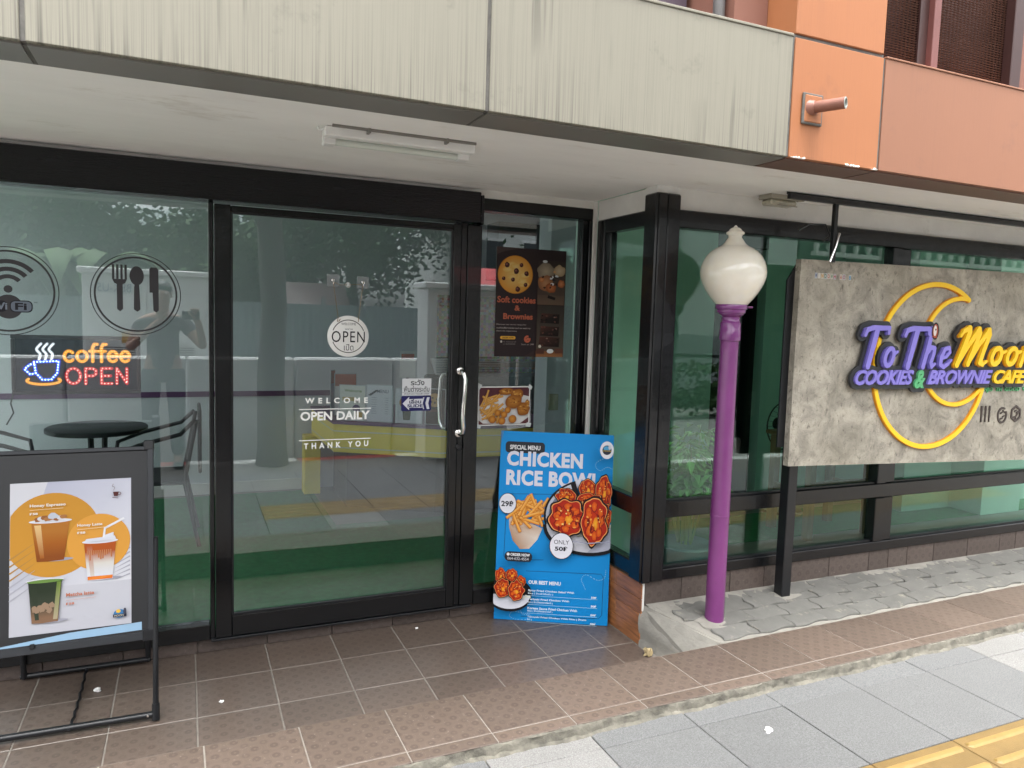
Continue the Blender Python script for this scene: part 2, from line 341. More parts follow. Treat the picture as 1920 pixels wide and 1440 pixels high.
def text_mesh(s, offset=0., shear=0., extrude=0., space=1.0, bevel=0.):
    c = bpy.data.curves.new('t', 'FONT'); c.body = s; c.size = 1; c.offset = offset; c.shear = shear; c.extrude = extrude; c.space_character = space; c.bevel_depth = bevel
    c.resolution_u = 3
    o = bpy.data.objects.new('t', c); me = bpy.data.meshes.new_from_object(o); bpy.data.objects.remove(o); bpy.data.curves.remove(c)
    v = np.array([x.co[:] for x in me.vertices]) if len(me.vertices) else np.zeros((0, 3)); f = [tuple(p.vertices) for p in me.polygons]; bpy.data.meshes.remove(me)
    return v, f
def fit_text(s, x0, x1, y0, y1=None, **k):      # returns verts scaled so the text fills x0..x1 and y0..y1
    v, f = text_mesh(s, **k)
    if not len(v): return v, f
    mn, mx = v.min(0), v.max(0); sx = (x1-x0)/(mx[0]-mn[0]); sy = sx if y1 is None else (y1-y0)/(mx[1]-mn[1])
    v = v.copy(); v[:, 0] = (v[:, 0]-mn[0])*sx+x0; v[:, 1] = (v[:, 1]-mn[1])*sy+y0; return v, f
def letters(name, s, x0, x1, y0, y1, z, mats, parent, depth=.0, **k):
    v, f = fit_text(s, x0, x1, y0, y1, extrude=1 if depth else 0, **k)
    v[:, 2] = z+(v[:, 2]+1)/2*depth if depth else z
    mb = MB(); mb.add(v, f); return part(name, mb, mats, parent)

class Art:          # flat print: stacked sheets of ink 0.12 mm apart, colour stored per vertex
    def __init__(s): s.mb = MB(); s.c = []; s.z = 0.
    def up(s): s.z += .00012
    def poly(s, pts, c, cols=None):
        s.up(); s.mb.add([(x, y, s.z) for x, y in pts], [tuple(range(len(pts)))]); s.c += ([lin(q) for q in cols] if cols else [lin(c)]*len(pts)); return s
    def rect(s, x0, x1, y0, y1, c, c2=None):
        return s.poly([(x0, y0), (x1, y0), (x1, y1), (x0, y1)], c, [c, c, c2, c2] if c2 else None)
    def ell(s, x, y, rx, ry, c, c2=None, wob=0, seed=0, n=28, a0=0, a1=2*PI, fr=2):
        rg = random.Random(seed); ph = [(rg.uniform(0, 6.3), rg.uniform(.3, 1)) for _ in range(6)]; s.up()
        vs = [(x, y, s.z)]; cs = [lin(c2 or c)]
        for k in range(n):
            g = a0+(a1-a0)*k/n; q = 1+wob*sum(a*math.sin((i+fr)*g+p_) for i, (p_, a) in enumerate(ph))/3
            vs.append((x+rx*q*math.cos(g), y+ry*q*math.sin(g), s.z)); cs.append(lin(c))
        s.mb.add(vs, [(0, k+1, (k+1) % n+1) for k in range(n)]); s.c += cs; return s
    def ring(s, x, y, rx, ry, t, c, a0=0, a1=2*PI, n=40):
        s.up(); vs = []
        for k in range(n+1):
            g = a0+(a1-a0)*k/n; vs += [(x+rx*math.cos(g), y+ry*math.sin(g), s.z), (x+(rx-t)*math.cos(g), y+(ry-t)*math.sin(g), s.z)]
        s.mb.add(vs, [(2*k, 2*k+2, 2*k+3, 2*k+1) for k in range(n)]); s.c += [lin(c)]*len(vs); return s
    def rrect(s, x0, x1, y0, y1, r, c):
        pts = []
        for cx, cy, a in ((x1-r, y0+r, -PI/2), (x1-r, y1-r, 0), (x0+r, y1-r, PI/2), (x0+r, y0+r, PI)):
            pts += [(cx+r*math.cos(a+PI/2*k/5), cy+r*math.sin(a+PI/2*k/5)) for k in range(6)]
        return s.poly(pts, c)
    def line(s, pts, t, c, c2=None):
        s.up(); vs = []; n = len(pts); cs = []
        for i, (x, y) in enumerate(pts):
            a = pts[max(0, i-1)]; b = pts[min(n-1, i+1)]; dx, dy = b[0]-a[0], b[1]-a[1]; L = math.hypot(dx, dy) or 1; tt = t[i] if isinstance(t, list) else t
            vs += [(x-dy/L*tt/2, y+dx/L*tt/2, s.z), (x+dy/L*tt/2, y-dx/L*tt/2, s.z)]; cs += [lin(c), lin(c2 or c)]
        s.mb.add(vs, [(2*i, 2*i+1, 2*i+3, 2*i+2) for i in range(n-1)]); s.c += cs; return s
    def dash(s, pts, t, c):
        for i in range(0, len(pts)-1, 2): s.line([pts[i], pts[i+1]], t, c); s.z -= .00012
        s.up(); return s
    def text(s, st, x0, x1, y0, y1, c, **k):
        v, f = fit_text(st, x0, x1, y0, y1, **k); s.up()
        if len(v): v[:, 2] = s.z; s.mb.add(v, f); s.c += [lin(c)]*len(v)
        return s
    def make(s, name, parent, loc=(0, 0, 0)):
        me = s.mb.mesh(name, ink); at = me.color_attributes.new('ink', 'FLOAT_COLOR', 'POINT')
        at.data.foreach_set('color', [q for c in s.c for q in (*c, 1)]); return put(name, me, parent, loc)

# outline tracing: distance field on a grid -> closed loops -> solid extruded shape
def contour(F, xs, ys):
    inside = F < 0; seg = {}
    ny, nx = F.shape
    def ip(a, b):
        (i, j), (k, l) = a, b; fa, fb = F[i, j], F[k, l]; t = fa/(fa-fb); return (xs[j]+(xs[l]-xs[j])*t, ys[i]+(ys[k]-ys[i])*t)
    pts = {}
    for i in range(ny-1):
        row = inside[i]; row2 = inside[i+1]
        for j in np.nonzero((row[:-1] != row[1:]) | (row2[:-1] != row2[1:]) | (row[:-1] != row2[:-1]))[0]:
            c = [(i, j), (i, j+1), (i+1, j+1), (i+1, j)]; b = [bool(inside[q]) for q in c]; cr = []
            for k in range(4):
                if b[k] != b[(k+1) % 4]:
                    key = tuple(sorted((c[k], c[(k+1) % 4]))); pts[key] = ip(*key); cr.append((key, b[k]))
            # direction: enter where inside->outside to keep order
            if len(cr) == 2:
                s0, s1 = (cr[0], cr[1]) if cr[0][1] else (cr[1], cr[0]); seg[s0[0]] = s1[0]
            elif len(cr) == 4:
                for q in range(4):
                    if cr[q][1]: seg[cr[q][0]] = cr[(q+3) % 4][0]
    loops = []
    while seg:
        k0 = next(iter(seg)); k = k0; lp = []
        while k in seg: lp.append(pts[k]); k = seg.pop(k)
        if len(lp) > 6: loops.append(lp)
    return loops
def loops_mesh(loops, depth, bevel=0.):
    c = bpy.data.curves.new('c', 'CURVE'); c.dimensions = '2D'; c.fill_mode = 'BOTH'; c.extrude = depth/2; c.bevel_depth = bevel; c.bevel_resolution = 1
    for lp in loops:
        sp = c.splines.new('POLY'); sp.points.add(len(lp)-1); sp.points.foreach_set('co', [q for x, y in lp for q in (x, y, 0, 1)]); sp.use_cyclic_u = True
    o = bpy.data.objects.new('c', c); me = bpy.data.meshes.new_from_object(o); bpy.data.objects.remove(o); bpy.data.curves.remove(c)
    v = [(x.co[0], x.co[1], x.co[2]+depth/2) for x in me.vertices]; f = [tuple(p.vertices) for p in me.polygons]; bpy.data.meshes.remove(me)
    return MB().add(v, f)
def segdist(P, A, B):
    d = B-A; L = (d*d).sum(-1)+1e-12; t = np.clip(((P[:, None]-A[None])*d[None]).sum(-1)/L[None], 0, 1)
    q = A[None]+t[..., None]*d[None]; return np.sqrt(((P[:, None]-q)**2).sum(-1))
def field(x0, x1, y0, y1, h, strokes=None, glyphs=None):
    xs = np.arange(x0, x1+h, h); ys = np.arange(y0, y1+h, h); X, Y = np.meshgrid(xs, ys); P = np.stack([X.ravel(), Y.ravel()], -1); D = np.full(len(P), 1e3)
    for pts, r in (strokes or []):
        p = np.array(pts); rr = np.array(r) if isinstance(r, (list, tuple)) else np.full(len(p), r)
        D = np.minimum(D, (segdist(P, p[:-1], p[1:])-((rr[:-1]+rr[1:])/2)[None]).min(1))
    for v, f in (glyphs or []):
        ec = {}
        for q in f:
            for a, b in zip(q, q[1:]+q[:1]): k = (min(a, b), max(a, b)); ec[k] = ec.get(k, 0)+1
        E = np.array([k for k, n_ in ec.items() if n_ == 1]); A = v[E[:, 0], :2]; B = v[E[:, 1], :2]
        m_ = (P[:, 0] > v[:, 0].min()-.2) & (P[:, 0] < v[:, 0].max()+.2); Q = P[m_]; dd = np.full(len(Q), 1e3); ins = np.zeros(len(Q), bool)
        for s_ in range(0, len(A), 200): dd = np.minimum(dd, segdist(Q, A[s_:s_+200], B[s_:s_+200]).min(1))
        for a, b in zip(A, B):
            if a[1] == b[1]: continue
            cr = ((a[1] > Q[:, 1]) != (b[1] > Q[:, 1])) & (Q[:, 0] < (b[0]-a[0])*(Q[:, 1]-a[1])/(b[1]-a[1])+a[0]); ins ^= cr
        D[m_] = np.minimum(D[m_], np.where(ins, -dd, dd))
    return D.reshape(X.shape), xs, ys

def wl(o):
    t = Vector((0, 0, 0))
    while o: t += o.location; o = o.parent
    return t
def wpart(name, mb, mats, parent, **t):          # geometry given in world coordinates
    return part(name, mb, mats, parent, loc=-wl(parent), **t)

# ------------------------------------------------------------------ ground and pavements
struct('ground', MB().box(-60, 60, -60, 60, -.4, -.12), asphalt)
struct('road', MB().box(-40, 40, -14, -.62, -.118, -.04), asphalt)
BR = math.radians(.93)
bd = Vector((math.cos(BR), math.sin(BR), 0)); bn = Vector((-math.sin(BR), math.cos(BR), 0))
def bp(u, v, z=0): q = bd*u+bn*v; return (q.x, q.y, z)      # border frame: u along the kerb, v towards the shop
# terrace in front of the door, sunk below the pavement
ter = struct('terrace_floor', MB().box(-3, 2.10, 2.50, 3.60, -.1, -.0012), grout_m)
tv = bevel_tile = MB().bbox(-.1478, .1478, -.1478, .1478, -.012, 0, .0015).mesh('tile', tile_in)
def clip_tile(w_, d_, mat): return MB().bbox(-w_/2, w_/2, -d_/2, d_/2, -.012, 0, .0015).mesh('tile', mat)
half = clip_tile(.2956, .278, tile_in); cut3 = clip_tile(.297, .297, tile_in)
gx0 = .0245
for i in range(-8, 7):
    x = gx0+.3*i+.15
    for yy, me in ((3.378, half), (3.0875, tv), (2.7875, tv)):
        if x > 1.9: me = clip_tile(.158, .278 if yy > 3.2 else .2956, tile_in); x = 1.9035
        put('tile', me, ter, (x, yy, random.uniform(-.0006, .0006)), (random.uniform(-.001, .001), random.uniform(-.001, .001), 0))
for i in range(-8, 7):
    put('tile', cut3, ter, (gx0+.3*i+.15, 2.4875, 0))
# raised border along the pavement
bo = struct('raised_border', MB().add([bp(-3, 2.16, -.1), bp(7.5, 2.16, -.1), bp(7.5, 2.484, -.1), bp(-3, 2.484, -.1), bp(-3, 2.149, .1398), bp(7.5, 2.149, .1398), bp(7.5, 2.484, .1398), bp(-3, 2.484, .1398)],
     [(0, 3, 2, 1), (4, 5, 6, 7), (0, 1, 5, 4), (1, 2, 6, 5), (2, 3, 7, 6), (3, 0, 4, 7)]), grout_m)
bt = clip_tile(.2963, .276, tile_out); bs = clip_tile(.2963, .058, tile_out)
for i in range(-5, 22):
    u = .0805+.3*i+.15
    for v, me in ((2.345, bt), (2.1745, bs)):
        o = put('tile', me, bo, bp(u, v, .1412+random.uniform(-.0005, .0007)), (random.uniform(-.001, .001), 0, BR))
# crumbling cement lip under the border
rg = random.Random(3); mb = MB(); n = 420
def lip(i, k):
    u = -1.6+8.6*i/n; a = rg.uniform(-1, 1); w1 = .006*math.sin(u*9)+.005*math.sin(u*23+1); f = .04*max(0, min(1, (u+1)/5))
    return [bp(u, 2.144, .139+.0015*a), bp(u, 2.140+.003*a+w1*.4, .136+.002*a), bp(u, 2.136+.005*a+w1*.6, .124+.004*a), bp(u, 2.133+.004*a+w1*.6, .110+.003*a), bp(u, 2.124+.004*a+w1*.8, .1045+.001*a), bp(u, 2.115+.004*a+w1*.8, .097)][k]
rows = []
for i in range(n+1):
    rg.seed(i*7+1); rows.append([lip(i, k) for k in range(6)])
vs = [p_ for r in rows for p_ in r]
mb.add(vs, [(i*6+k, i*6+k+1, (i+1)*6+k+1, (i+1)*6+k) for i in range(n) for k in range(5)], 0, True)
part('cement_lip', mb, kerb_m, bo)
# sidewalk slabs
sw = struct('sidewalk', MB().box(-40, 40, -.6, 2.165, -.11, .0955), joint_m)
slabs = {k: [MB().bbox(-.198, .198, -h/2, h/2, -.02, 0, .002).mesh('paving_slab', mm) for mm in (slab_d, slab_l, slab_m)] for k, h in (('f', .396), ('s', .125))}
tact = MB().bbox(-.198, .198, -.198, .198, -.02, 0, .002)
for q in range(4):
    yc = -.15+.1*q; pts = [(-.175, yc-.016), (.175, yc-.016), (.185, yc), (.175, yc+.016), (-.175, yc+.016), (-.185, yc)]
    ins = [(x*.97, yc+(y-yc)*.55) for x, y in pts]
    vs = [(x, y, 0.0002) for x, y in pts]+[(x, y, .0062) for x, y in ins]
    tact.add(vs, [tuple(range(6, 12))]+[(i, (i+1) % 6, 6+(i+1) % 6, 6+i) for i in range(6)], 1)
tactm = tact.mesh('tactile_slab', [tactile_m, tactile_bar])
light = {(1, 0), (1, 1), (7, 0), (7, 1), (8, 0)}
for i in range(-10, 17):
    x = .088+.4*i+.2
    for r, (yc, k) in enumerate(((2.124, 's'), (1.861, 'f'), (1.461, 't'), (1.061, 'f'), (.661, 'f'), (.261, 'f'))):
        k = 'f' if k == 't' and i < 1 else k; me = tactm if k == 't' else slabs[k][1 if (i-1, r) in light else (2 if k == 's' else 0)]
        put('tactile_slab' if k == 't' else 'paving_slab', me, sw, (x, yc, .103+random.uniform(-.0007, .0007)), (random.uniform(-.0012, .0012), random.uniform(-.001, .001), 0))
kb = struct('street_kerb', MB().box(-12, 14, -.62, .055, -.11, .0), concrete_w)
for i in range(-6, 9):
    part('kerb_stone', MB().bbox(i*1.0, i*1.0+.99, -.62, -.45, -.1, .10, .012), (kerb_red if i % 2 else kerb_white) if i < 3 else concrete_w, kb)
    part('kerb_slab', MB().bbox(i*1.0, i*1.0+.992, -.445, .05, -.02, .088, .004), slab_d, kb)

# riser tiles under the door and side windows
for i in range(-8, 7):
    a = gx0+.3*i+.012; b = min(a+.297, 1.985)
    if b-a < .02: continue
    o = part('riser_tile', MB().bbox(0, b-a, 0, .012, 0, .066, .0015), tile_v, ter, (a, 3.513, .001))
part('riser_base', MB().box(-3, 1.985, 3.526, 3.7, -.05, .068), grout_m, ter)

# ------------------------------------------------------------------ planter strip with interlocking pavers
pl = struct('paver_strip', MB().add(
    [(2.0, 2.9, .193), (7.2, 2.9, .193), (7.2, 2.60, .139), (2.17, 2.515, .139), (1.992, 2.89, -.003), (2.09, 2.50, -.003), (7.2, 2.5, -.003), (7.2, 2.9, -.003)],
    [(0, 3, 2, 1), (0, 4, 5, 3), (3, 5, 6, 2), (1, 2, 6, 7), (0, 1, 7, 4), (4, 7, 6, 5)]), mortar_m)
# lumpy cement skirt over the cut end
mb = MB(); A0, A1, B0, B1 = Vector((2.0, 2.905, .20)), Vector((2.19, 2.513, .143)), Vector((1.985, 2.895, -.004)), Vector((2.06, 2.48, -.004)); nn = 26
for i in range(nn+1):
    for j in range(nn+1):
        s_, t_ = i/nn, j/nn; p_ = A0.lerp(A1, s_).lerp(B0.lerp(B1, s_), t_)
        bul = math.sin(PI*min(1, t_*1.2+.05))*.012; nz = .0015*math.sin(s_*13+t_*7)+.0015*math.sin(s_*5-t_*11)+.0006*rg.uniform(-1, 1)
        mb.v.append((p_.x-bul-nz, p_.y-nz*.5, p_.z+nz*(1-t_)))
mb.f = [(i*(nn+1)+j, i*(nn+1)+j+1, (i+1)*(nn+1)+j+1, (i+1)*(nn+1)+j) for i in range(nn) for j in range(nn)]; mb.mi = [0]*len(mb.f); mb.sm = [True]*len(mb.f)
part('cement_skirt', mb, mortar_m, pl)
def paver(L, W, ph):
    pts = []; n = 14; A = .008; g = .005
    for k in range(n+1): x = -L/2+g/2+(L-g)*k/n; pts.append((x, -W/2+g/2+A*math.sin(2*PI*x/L*1+ph)))
    for k in range(1, 6): y = -W/2+W*k/6; pts.append((L/2-g/2+.008*math.sin(PI*2*k/6), y+A*math.sin(PI+ph)*(1)))
    for k in range(n+1): x = L/2-g/2-(L-g)*k/n; pts.append((x, W/2-g/2+A*math.sin(2*PI*x/L+ph)))
    for k in range(1, 6): y = W/2-W*k/6; pts.append((-L/2+g/2+.008*math.sin(PI*2*(6-k)/6), y+A*math.sin(PI+ph)))
    mb = MB(); m_ = len(pts); cx = [(x*.975, y*.955) for x, y in pts]
    mb.add([(x, y, -.012) for x, y in pts]+[(x, y, .001) for x, y in pts]+[(x, y, .004) for x, y in cx], [(i, (i+1) % m_, m_+(i+1) % m_, m_+i) for i in range(m_)]+[(m_+i, m_+(i+1) % m_, 2*m_+(i+1) % m_, 2*m_+i) for i in range(m_)]+[tuple(range(2*m_, 3*m_))]); return mb.mesh('paver', paver_m)
pv = paver(.215, .098, 0)
slope = math.atan2(.054, .36)
for r in range(4):
    yb = 2.585+.095*r; off = (r % 2)*.107
    for k in range(24):
        x = 2.30+off*.9-.04*r+.2145*k
        if x > 6.9 or x < 2.25-.09*r*.6: continue
        y = yb+x*.0165-.038+.0; y = min(y, 2.845-.0) if r == 3 else y
        if y > 2.86: continue
        z = .139+(y-2.515-(x-2.17)*.0168)*.054/(.385-(x-2.17)*.0168)+.004
        put('paver', pv, pl, (x, y, z+random.uniform(-.002, .002)), (slope+random.uniform(-.015, .015), random.uniform(-.015, .015), random.uniform(-.03, .03)))
# smeared mortar along the wall and round the posts
def smear(x0, x1, y0, y1, zf, amp, seed):
    rg = random.Random(seed); mb = MB(); n = max(8, int((x1-x0)/.02)); vs = []
    for i in range(n+1):
        x = x0+(x1-x0)*i/n; w_ = amp*rg.uniform(.3, 1); e = (y1-y0)*w_
        vs += [(x, y1, zf(x, y1)+.007), (x, y1-e*.5, zf(x, y1-e*.5)+.008), (x+rg.uniform(-.005, .005), y1-e, zf(x, y1-e)+.0005)]
    mb.add(vs, [(3*i+k, 3*i+k+1, 3*i+k+4, 3*i+k+3) for i in range(n) for k in range(2)], 0, True); return mb
zf = lambda x, y: .139+(y-2.515-(x-2.17)*.0168)*.054/(.385-(x-2.17)*.0168)
part('mortar_smear', smear(2.02, 7.0, 2.80, 2.9, zf, 1.0, 4), mortar_m, pl)
def puddle(cx, cy, rx, ry, h, seed, mat=mortar_m):
    rg = random.Random(seed); mb = MB(); vs = [(cx, cy, zf(cx, cy)+h)]; n = 30
    for q, (f_, hh) in enumerate(((.6, h*.9), (1, .003))):
        for k in range(n):
            g = 2*PI*k/n; e = f_*(1+.14*math.sin(3*g+seed)+.10*math.sin(5*g+2*seed)+.03*rg.uniform(-1, 1)); x, y = cx+rx*e*math.cos(g), cy+ry*e*math.sin(g); vs.append((x, y, zf(x, y)+hh))
    mb.add(vs, [(0, k+1, (k+1) % n+1) for k in range(n)]+[(k+1, n+k+1, n+(k+1) % n+1, (k+1) % n+1) for k in range(n)], 0, True); return mb
part('mortar_collar', puddle(2.275, 2.69, .115, .068, .010, 1), mortar_m, pl)
part('mortar_collar', puddle(2.79, 2.80, .16, .06, .009, 5), mortar_m, pl)
part('mortar_smear', puddle(2.285, 2.60, .09, .045, .007, 9), mortar_m, pl)

# ------------------------------------------------------------------ cafe building
cafe = thing('cafe_building', 'black framed glass shop front under a cream soffit and beige and orange fascia', 'building', (2.0, 3.5, 0))
W = lambda name, mb, mats, parent=cafe, **t: wpart(name, mb, mats, parent, **t)
# soffit and fascia
W('soffit', MB().box(-2.2, 7.5, 2.268, 2.97, 2.184, 2.5).box(-2.2, 1.985, 2.97, 3.62, 2.184, 2.5), soffit_m)
W('wall_band', MB().box(-2.2, 1.985, 3.478, 3.60, 2.10, 2.1835), white_m)
W('wall_band', MB().box(1.996, 2.02, 2.991, 3.46, 2.084, 2.1835), white_m)
W('wall_band', MB().box(2.06, 7.4, 2.915, 2.96, 2.083, 2.1835), white_m)
W('wall_band', MB().box(1.975, 2.09, 2.896, 2.99, 2.1515, 2.1835), white_m)
W('wall_corner', MB().bbox(1.972, 1.9945, 3.462, 3.492, .005, 2.1835, .002), white_m)
fx = [-2.2, -1.46, -.346, .820, 1.981, 2.432, 5.0, 7.4]
fm = [beige_m, beige_m, beige_m, beige_m, orange_m, salmon_m, salmon_m]
for i in range(7):
    a, b = fx[i]+.006, fx[i+1]-.006
    fp = part('fascia_panel', MB().bbox(a-2, b-2, -.0, .03, 0, .415, .002), fm[i], cafe, (0, 2.10-3.5, 2.163))
    W('panel_underside', MB().box(a, b, 2.118, 2.272, 2.1585, 2.1625), trim_grey if i < 4 else trim_brown)
    if i: W('joint', MB().box(fx[i]-.0065, fx[i]+.0065, 2.106, 2.128, 2.164, 2.578).box(fx[i]-.006, fx[i]+.006, 2.13, 2.27, 2.161, 2.171), joint_m)
W('fascia_core', MB().box(-2.2, 7.4, 2.131, 2.30, 2.166, 2.57), joint_m)
W('parapet_cap', MB().bbox(-2.2, 1.975, 2.096, 2.34, 2.5785, 2.588, .002), beige_m)
W('parapet_cap', MB().bbox(2.438, 7.4, 2.096, 2.17, 2.5785, 2.586, .002), salmon_m)
for (xa, xb) in ((1.99, 2.06), (2.26, 2.33), (2.39, 2.425)):
    mb = MB(); nk = 14; rg.seed(int(xa*100)); vs = []
    for k in range(nk+1): x = xa+(xb-xa)*k/nk; h_ = rg.uniform(.001, .011); vs += [(x, 2.0985, 2.1605), (x, 2.095-rg.uniform(0, .003), 2.1605+h_*.4), (x, 2.0995, 2.1605+h_)]
    W('sealant_crumb', mb.add(vs, [(3*k+q, 3*k+3+q, 3*k+4+q, 3*k+1+q) for k in range(nk) for q in range(2)]), white_m)
# upper floor
W('orange_column', MB().bbox(1.987, 2.424, 2.10, 2.5, 2.592, 4.6, .003), orange_m)
W('joint', MB().box(1.985, 2.43, 2.108, 2.3, 2.5785, 2.592), joint_m)
W('upper_wall', MB().box(-2.2, 1.40, 2.60, 2.7, 2.5, 5.0), purple_wall)
W('upper_wall', MB().box(1.40, 1.80, 2.50, 2.6, 2.5, 5.0), purple_wall)
W('upper_wall', MB().box(1.83, 1.984, 2.25, 2.55, 2.5, 5.0), brick_brown)
W('rain_pipe', MB().tube([(1.80, 2.30, 2.4), (1.80, 2.30, 5)], .022, 12), M('dark_grey_drainpipe', (.10, .095, .095), .5, var=.2))
W('upper_backing', MB().box(-2.2, 7.4, 2.75, 3.0, 2.5, 5.2), dark_int)
uw = W('mesh_window', MB().bbox(2.434, 2.455, 2.14, 2.2, 2.59, 4.4, .002).bbox(3.19, 3.255, 2.12, 2.2, 2.59, 4.4, .003).bbox(2.434, 5.2, 2.15, 2.2, 2.5865, 2.60, .002).bbox(2.665, 2.712, 2.15, 2.2, 2.60, 4.4, .002), brown_frame)
W('mullion', MB().bbox(2.7125, 2.75, 2.125, 2.2, 2.588, 4.4, .002), pink_frame, uw)
W('mesh_backing', MB().box(2.44, 5.2, 2.24, 2.25, 2.5865, 4.4), M('dark_maroon_backing', (.05, .022, .02), .7), uw)
W('side_wall', MB().box(3.256, 5.2, 2.13, 2.2, 2.587, 4.4), brick_brown, uw)
mb = MB(); z = 2.603
while z < 3.02:
    for (xa, xb) in ((2.456, 2.6645), (2.7505, 3.1895)):
        nx = int((xb-xa)/.0055); vs = []
        for k in range(nx+1):
            x = xa+(xb-xa)*k/nx; zz = z+.0013*math.sin(2*PI*x/.022)+.0006*math.sin(x*40); vs += [(x, 2.165, zz), (x, 2.158, zz+.0028), (x, 2.165, zz+.0040)]
        mb.add(vs, [(3*k+q, 3*k+3+q, 3*k+4+q, 3*k+1+q) for k in range(nx) for q in range(2)])
    z += .0098
W('expanded_mesh', mb, mesh_m, uw, kind='stuff')
# vent pipe
W('vent_plate', MB().bbox(2.030, 2.126, 2.090, 2.1, 2.284, 2.394, .003), joint_m)
W('vent_plate', MB().bbox(2.037, 2.119, 2.0875, 2.0955, 2.291, 2.387, .003), orange_m)
vp = W('vent_pipe', MB().tube([(2.072, 2.095, 2.343), (2.082, 2.065, 2.343), (2.122, 1.985, 2.343)], .0205, 24, cap=False).tube([(2.068, 2.10, 2.343), (2.078, 2.078, 2.343)], [.032, .023], 20), pipe_m)
mb = MB(); d_ = Vector((.04, -.08, 0)).normalized(); mb.tube([Vector((2.082, 2.065, 2.343)), Vector((2.122, 1.985, 2.343))+d_*.001], .0165, 24, cap=False)
W('pipe_bore', mb, pipe_in, vp)
# ring closing the wall of the pipe
e = Vector((2.122, 1.985, 2.343)); a_ = Vector((d_.y, -d_.x, 0)); mb = MB(); vs = []
for k in range(24):
    g = 2*PI*k/24; q = a_*math.cos(g)+Vector((0, 0, 1))*math.sin(g); vs += [e+q*.0207, e+q*.0162]
mb.add(vs, [(2*k, (2*k+2) % 48, (2*k+3) % 48, 2*k+1) for k in range(24)]); W('pipe_rim', mb, pipe_in, vp)

# left front: header box, frames, sliding door, side lights
W('door_header', MB().bbox(-2.2, 1.322, 3.43, 3.56, 2.018, 2.164, .004), black_h)
W('header_end', MB().bbox(1.3225, 1.336, 3.425, 3.56, 2.008, 2.150, .003), black_h)
lf = W('side_light', MB().bbox(.088, .108, 3.475, 3.56, .069, 2.017, .003).bbox(-2.0, .087, 3.48, 3.55, .07, .140, .003), black_paint)
for a, b in ((-2.0, .086),):
    W('pane', MB().box(a, b, 3.522, 3.530, .1405, 2.016), glass_l, lf)
W('post', MB().bbox(-2.058, -2.002, 3.48, 3.55, .1405, 2.016, .003), black_paint, lf)
door = W('sliding_door', MB().bbox(.110, .178, 3.463, 3.512, .080, 2.006, .003).bbox(1.196, 1.236, 3.463, 3.512, .080, 2.006, .003).bbox(.1785, 1.1955, 3.466, 3.510, 1.978, 2.004, .003).bbox(.1785, 1.1955, 3.464, 3.511, .082, .176, .003), black_paint)
W('pane', MB().box(.178, 1.197, 3.484, 3.492, .175, 1.979), glass_l, door)
W('inner_bead', MB().box(.1785, .186, 3.470, 3.483, .1765, 1.9775).box(1.188, 1.1955, 3.470, 3.483, .1765, 1.9775).box(.187, 1.187, 3.470, 3.483, 1.970, 1.9775).box(.187, 1.187, 3.470, 3.483, .1765, .184), dark_steel, door)
W('door_track', MB().bbox(.09, 1.33, 3.455, 3.56, .0685, .079, .002), dark_steel)
hd = W('handle', MB().tube([(1.243, 3.462, 1.288), (1.243, 3.425, 1.288), (1.244, 3.408, 1.278), (1.250, 3.400, 1.25), (1.247, 3.395, 1.19), (1.240, 3.393, 1.12), (1.239, 3.395, 1.06), (1.245, 3.399, 1.01), (1.243, 3.407, .985), (1.241, 3.425, .975), (1.241, 3.462, .975)], .0105, 14), chrome, door)
for q in ((1.243, 3.462, 1.288), (1.241, 3.462, .975)): W('rose', MB().lathe([(.019, 0), (.019, .006), (.012, .01)], q, 20, ax='y'), chrome, door)
W('inner_handle', MB().tube([(1.196, 3.512, 1.27), (1.190, 3.56, 1.27), (1.182, 3.575, 1.24), (1.176, 3.58, 1.13), (1.180, 3.575, 1.02), (1.19, 3.56, .99), (1.196, 3.512, .99)], .010, 12), chrome, door)
W('lock', MB().lathe([(.016, 0), (.016, .004), (.0125, .007), (.0125, .003), (.004, .003)], (1.244, 3.462, .905), 20, ax='y'), dark_steel, door)
W('jamb', MB().bbox(1.2385, 1.270, 3.476, 3.57, .0795, 2.017, .003).bbox(1.271, 1.345, 3.468, 3.57, .0795, 2.0075, .003), black_paint)
ls = W('side_window', MB().bbox(1.346, 1.985, 3.474, 3.56, 2.085, 2.146, .005).bbox(1.955, 1.985, 3.474, 3.56, .0695, 2.0845, .004).bbox(1.346, 1.9545, 3.476, 3.56, .0695, .150, .004).bbox(1.922, 1.9545, 3.49, 3.55, .1505, 2.0845, .003), black_paint)
W('pane', MB().box(1.345, 1.9225, 3.520, 3.528, .15, 2.0855), glass_l, ls)

# return wall of the bay, corner post
mb = MB(); plk = W('plank_wall', MB().box(2.0, 2.1, 2.91, 3.49, -.02, .298), joint_m)
zs = [0, .075, .155, .228, .303]
for k in range(4):
    for (ya, yb) in (((2.892, 3.12), (3.121, 3.47)) if k % 2 else ((2.892, 3.25), (3.251, 3.47))):
        W('plank', MB().bbox(1.988, 2.0005, ya, yb, zs[k]+.001, zs[k+1]-.001, .002), plank_m, plk)
W('cement_corner', MB().bbox(1.992, 2.003, 2.888, 2.9005, .17, .312, .003), white_m)
rf = W('return_window', MB().bbox(1.992, 2.05, 3.385, 3.461, .312, 2.083, .006).bbox(1.992, 2.05, 2.986, 3.3845, 2.012, 2.083, .005).bbox(1.994, 2.05, 2.986, 3.3845, .312, .385, .004).bbox(1.995, 2.048, 2.986, 3.3845, .615, .70, .004), black_paint)
W('inner_stile', MB().bbox(2.0, 2.04, 3.33, 3.3845, .3855, .6145, .004).bbox(2.0, 2.04, 3.33, 3.3845, .7005, 2.0115, .004), black_paint, rf)
W('pane', MB().box(2.018, 2.026, 2.984, 3.331, .70, 2.0125), glass_r, rf)
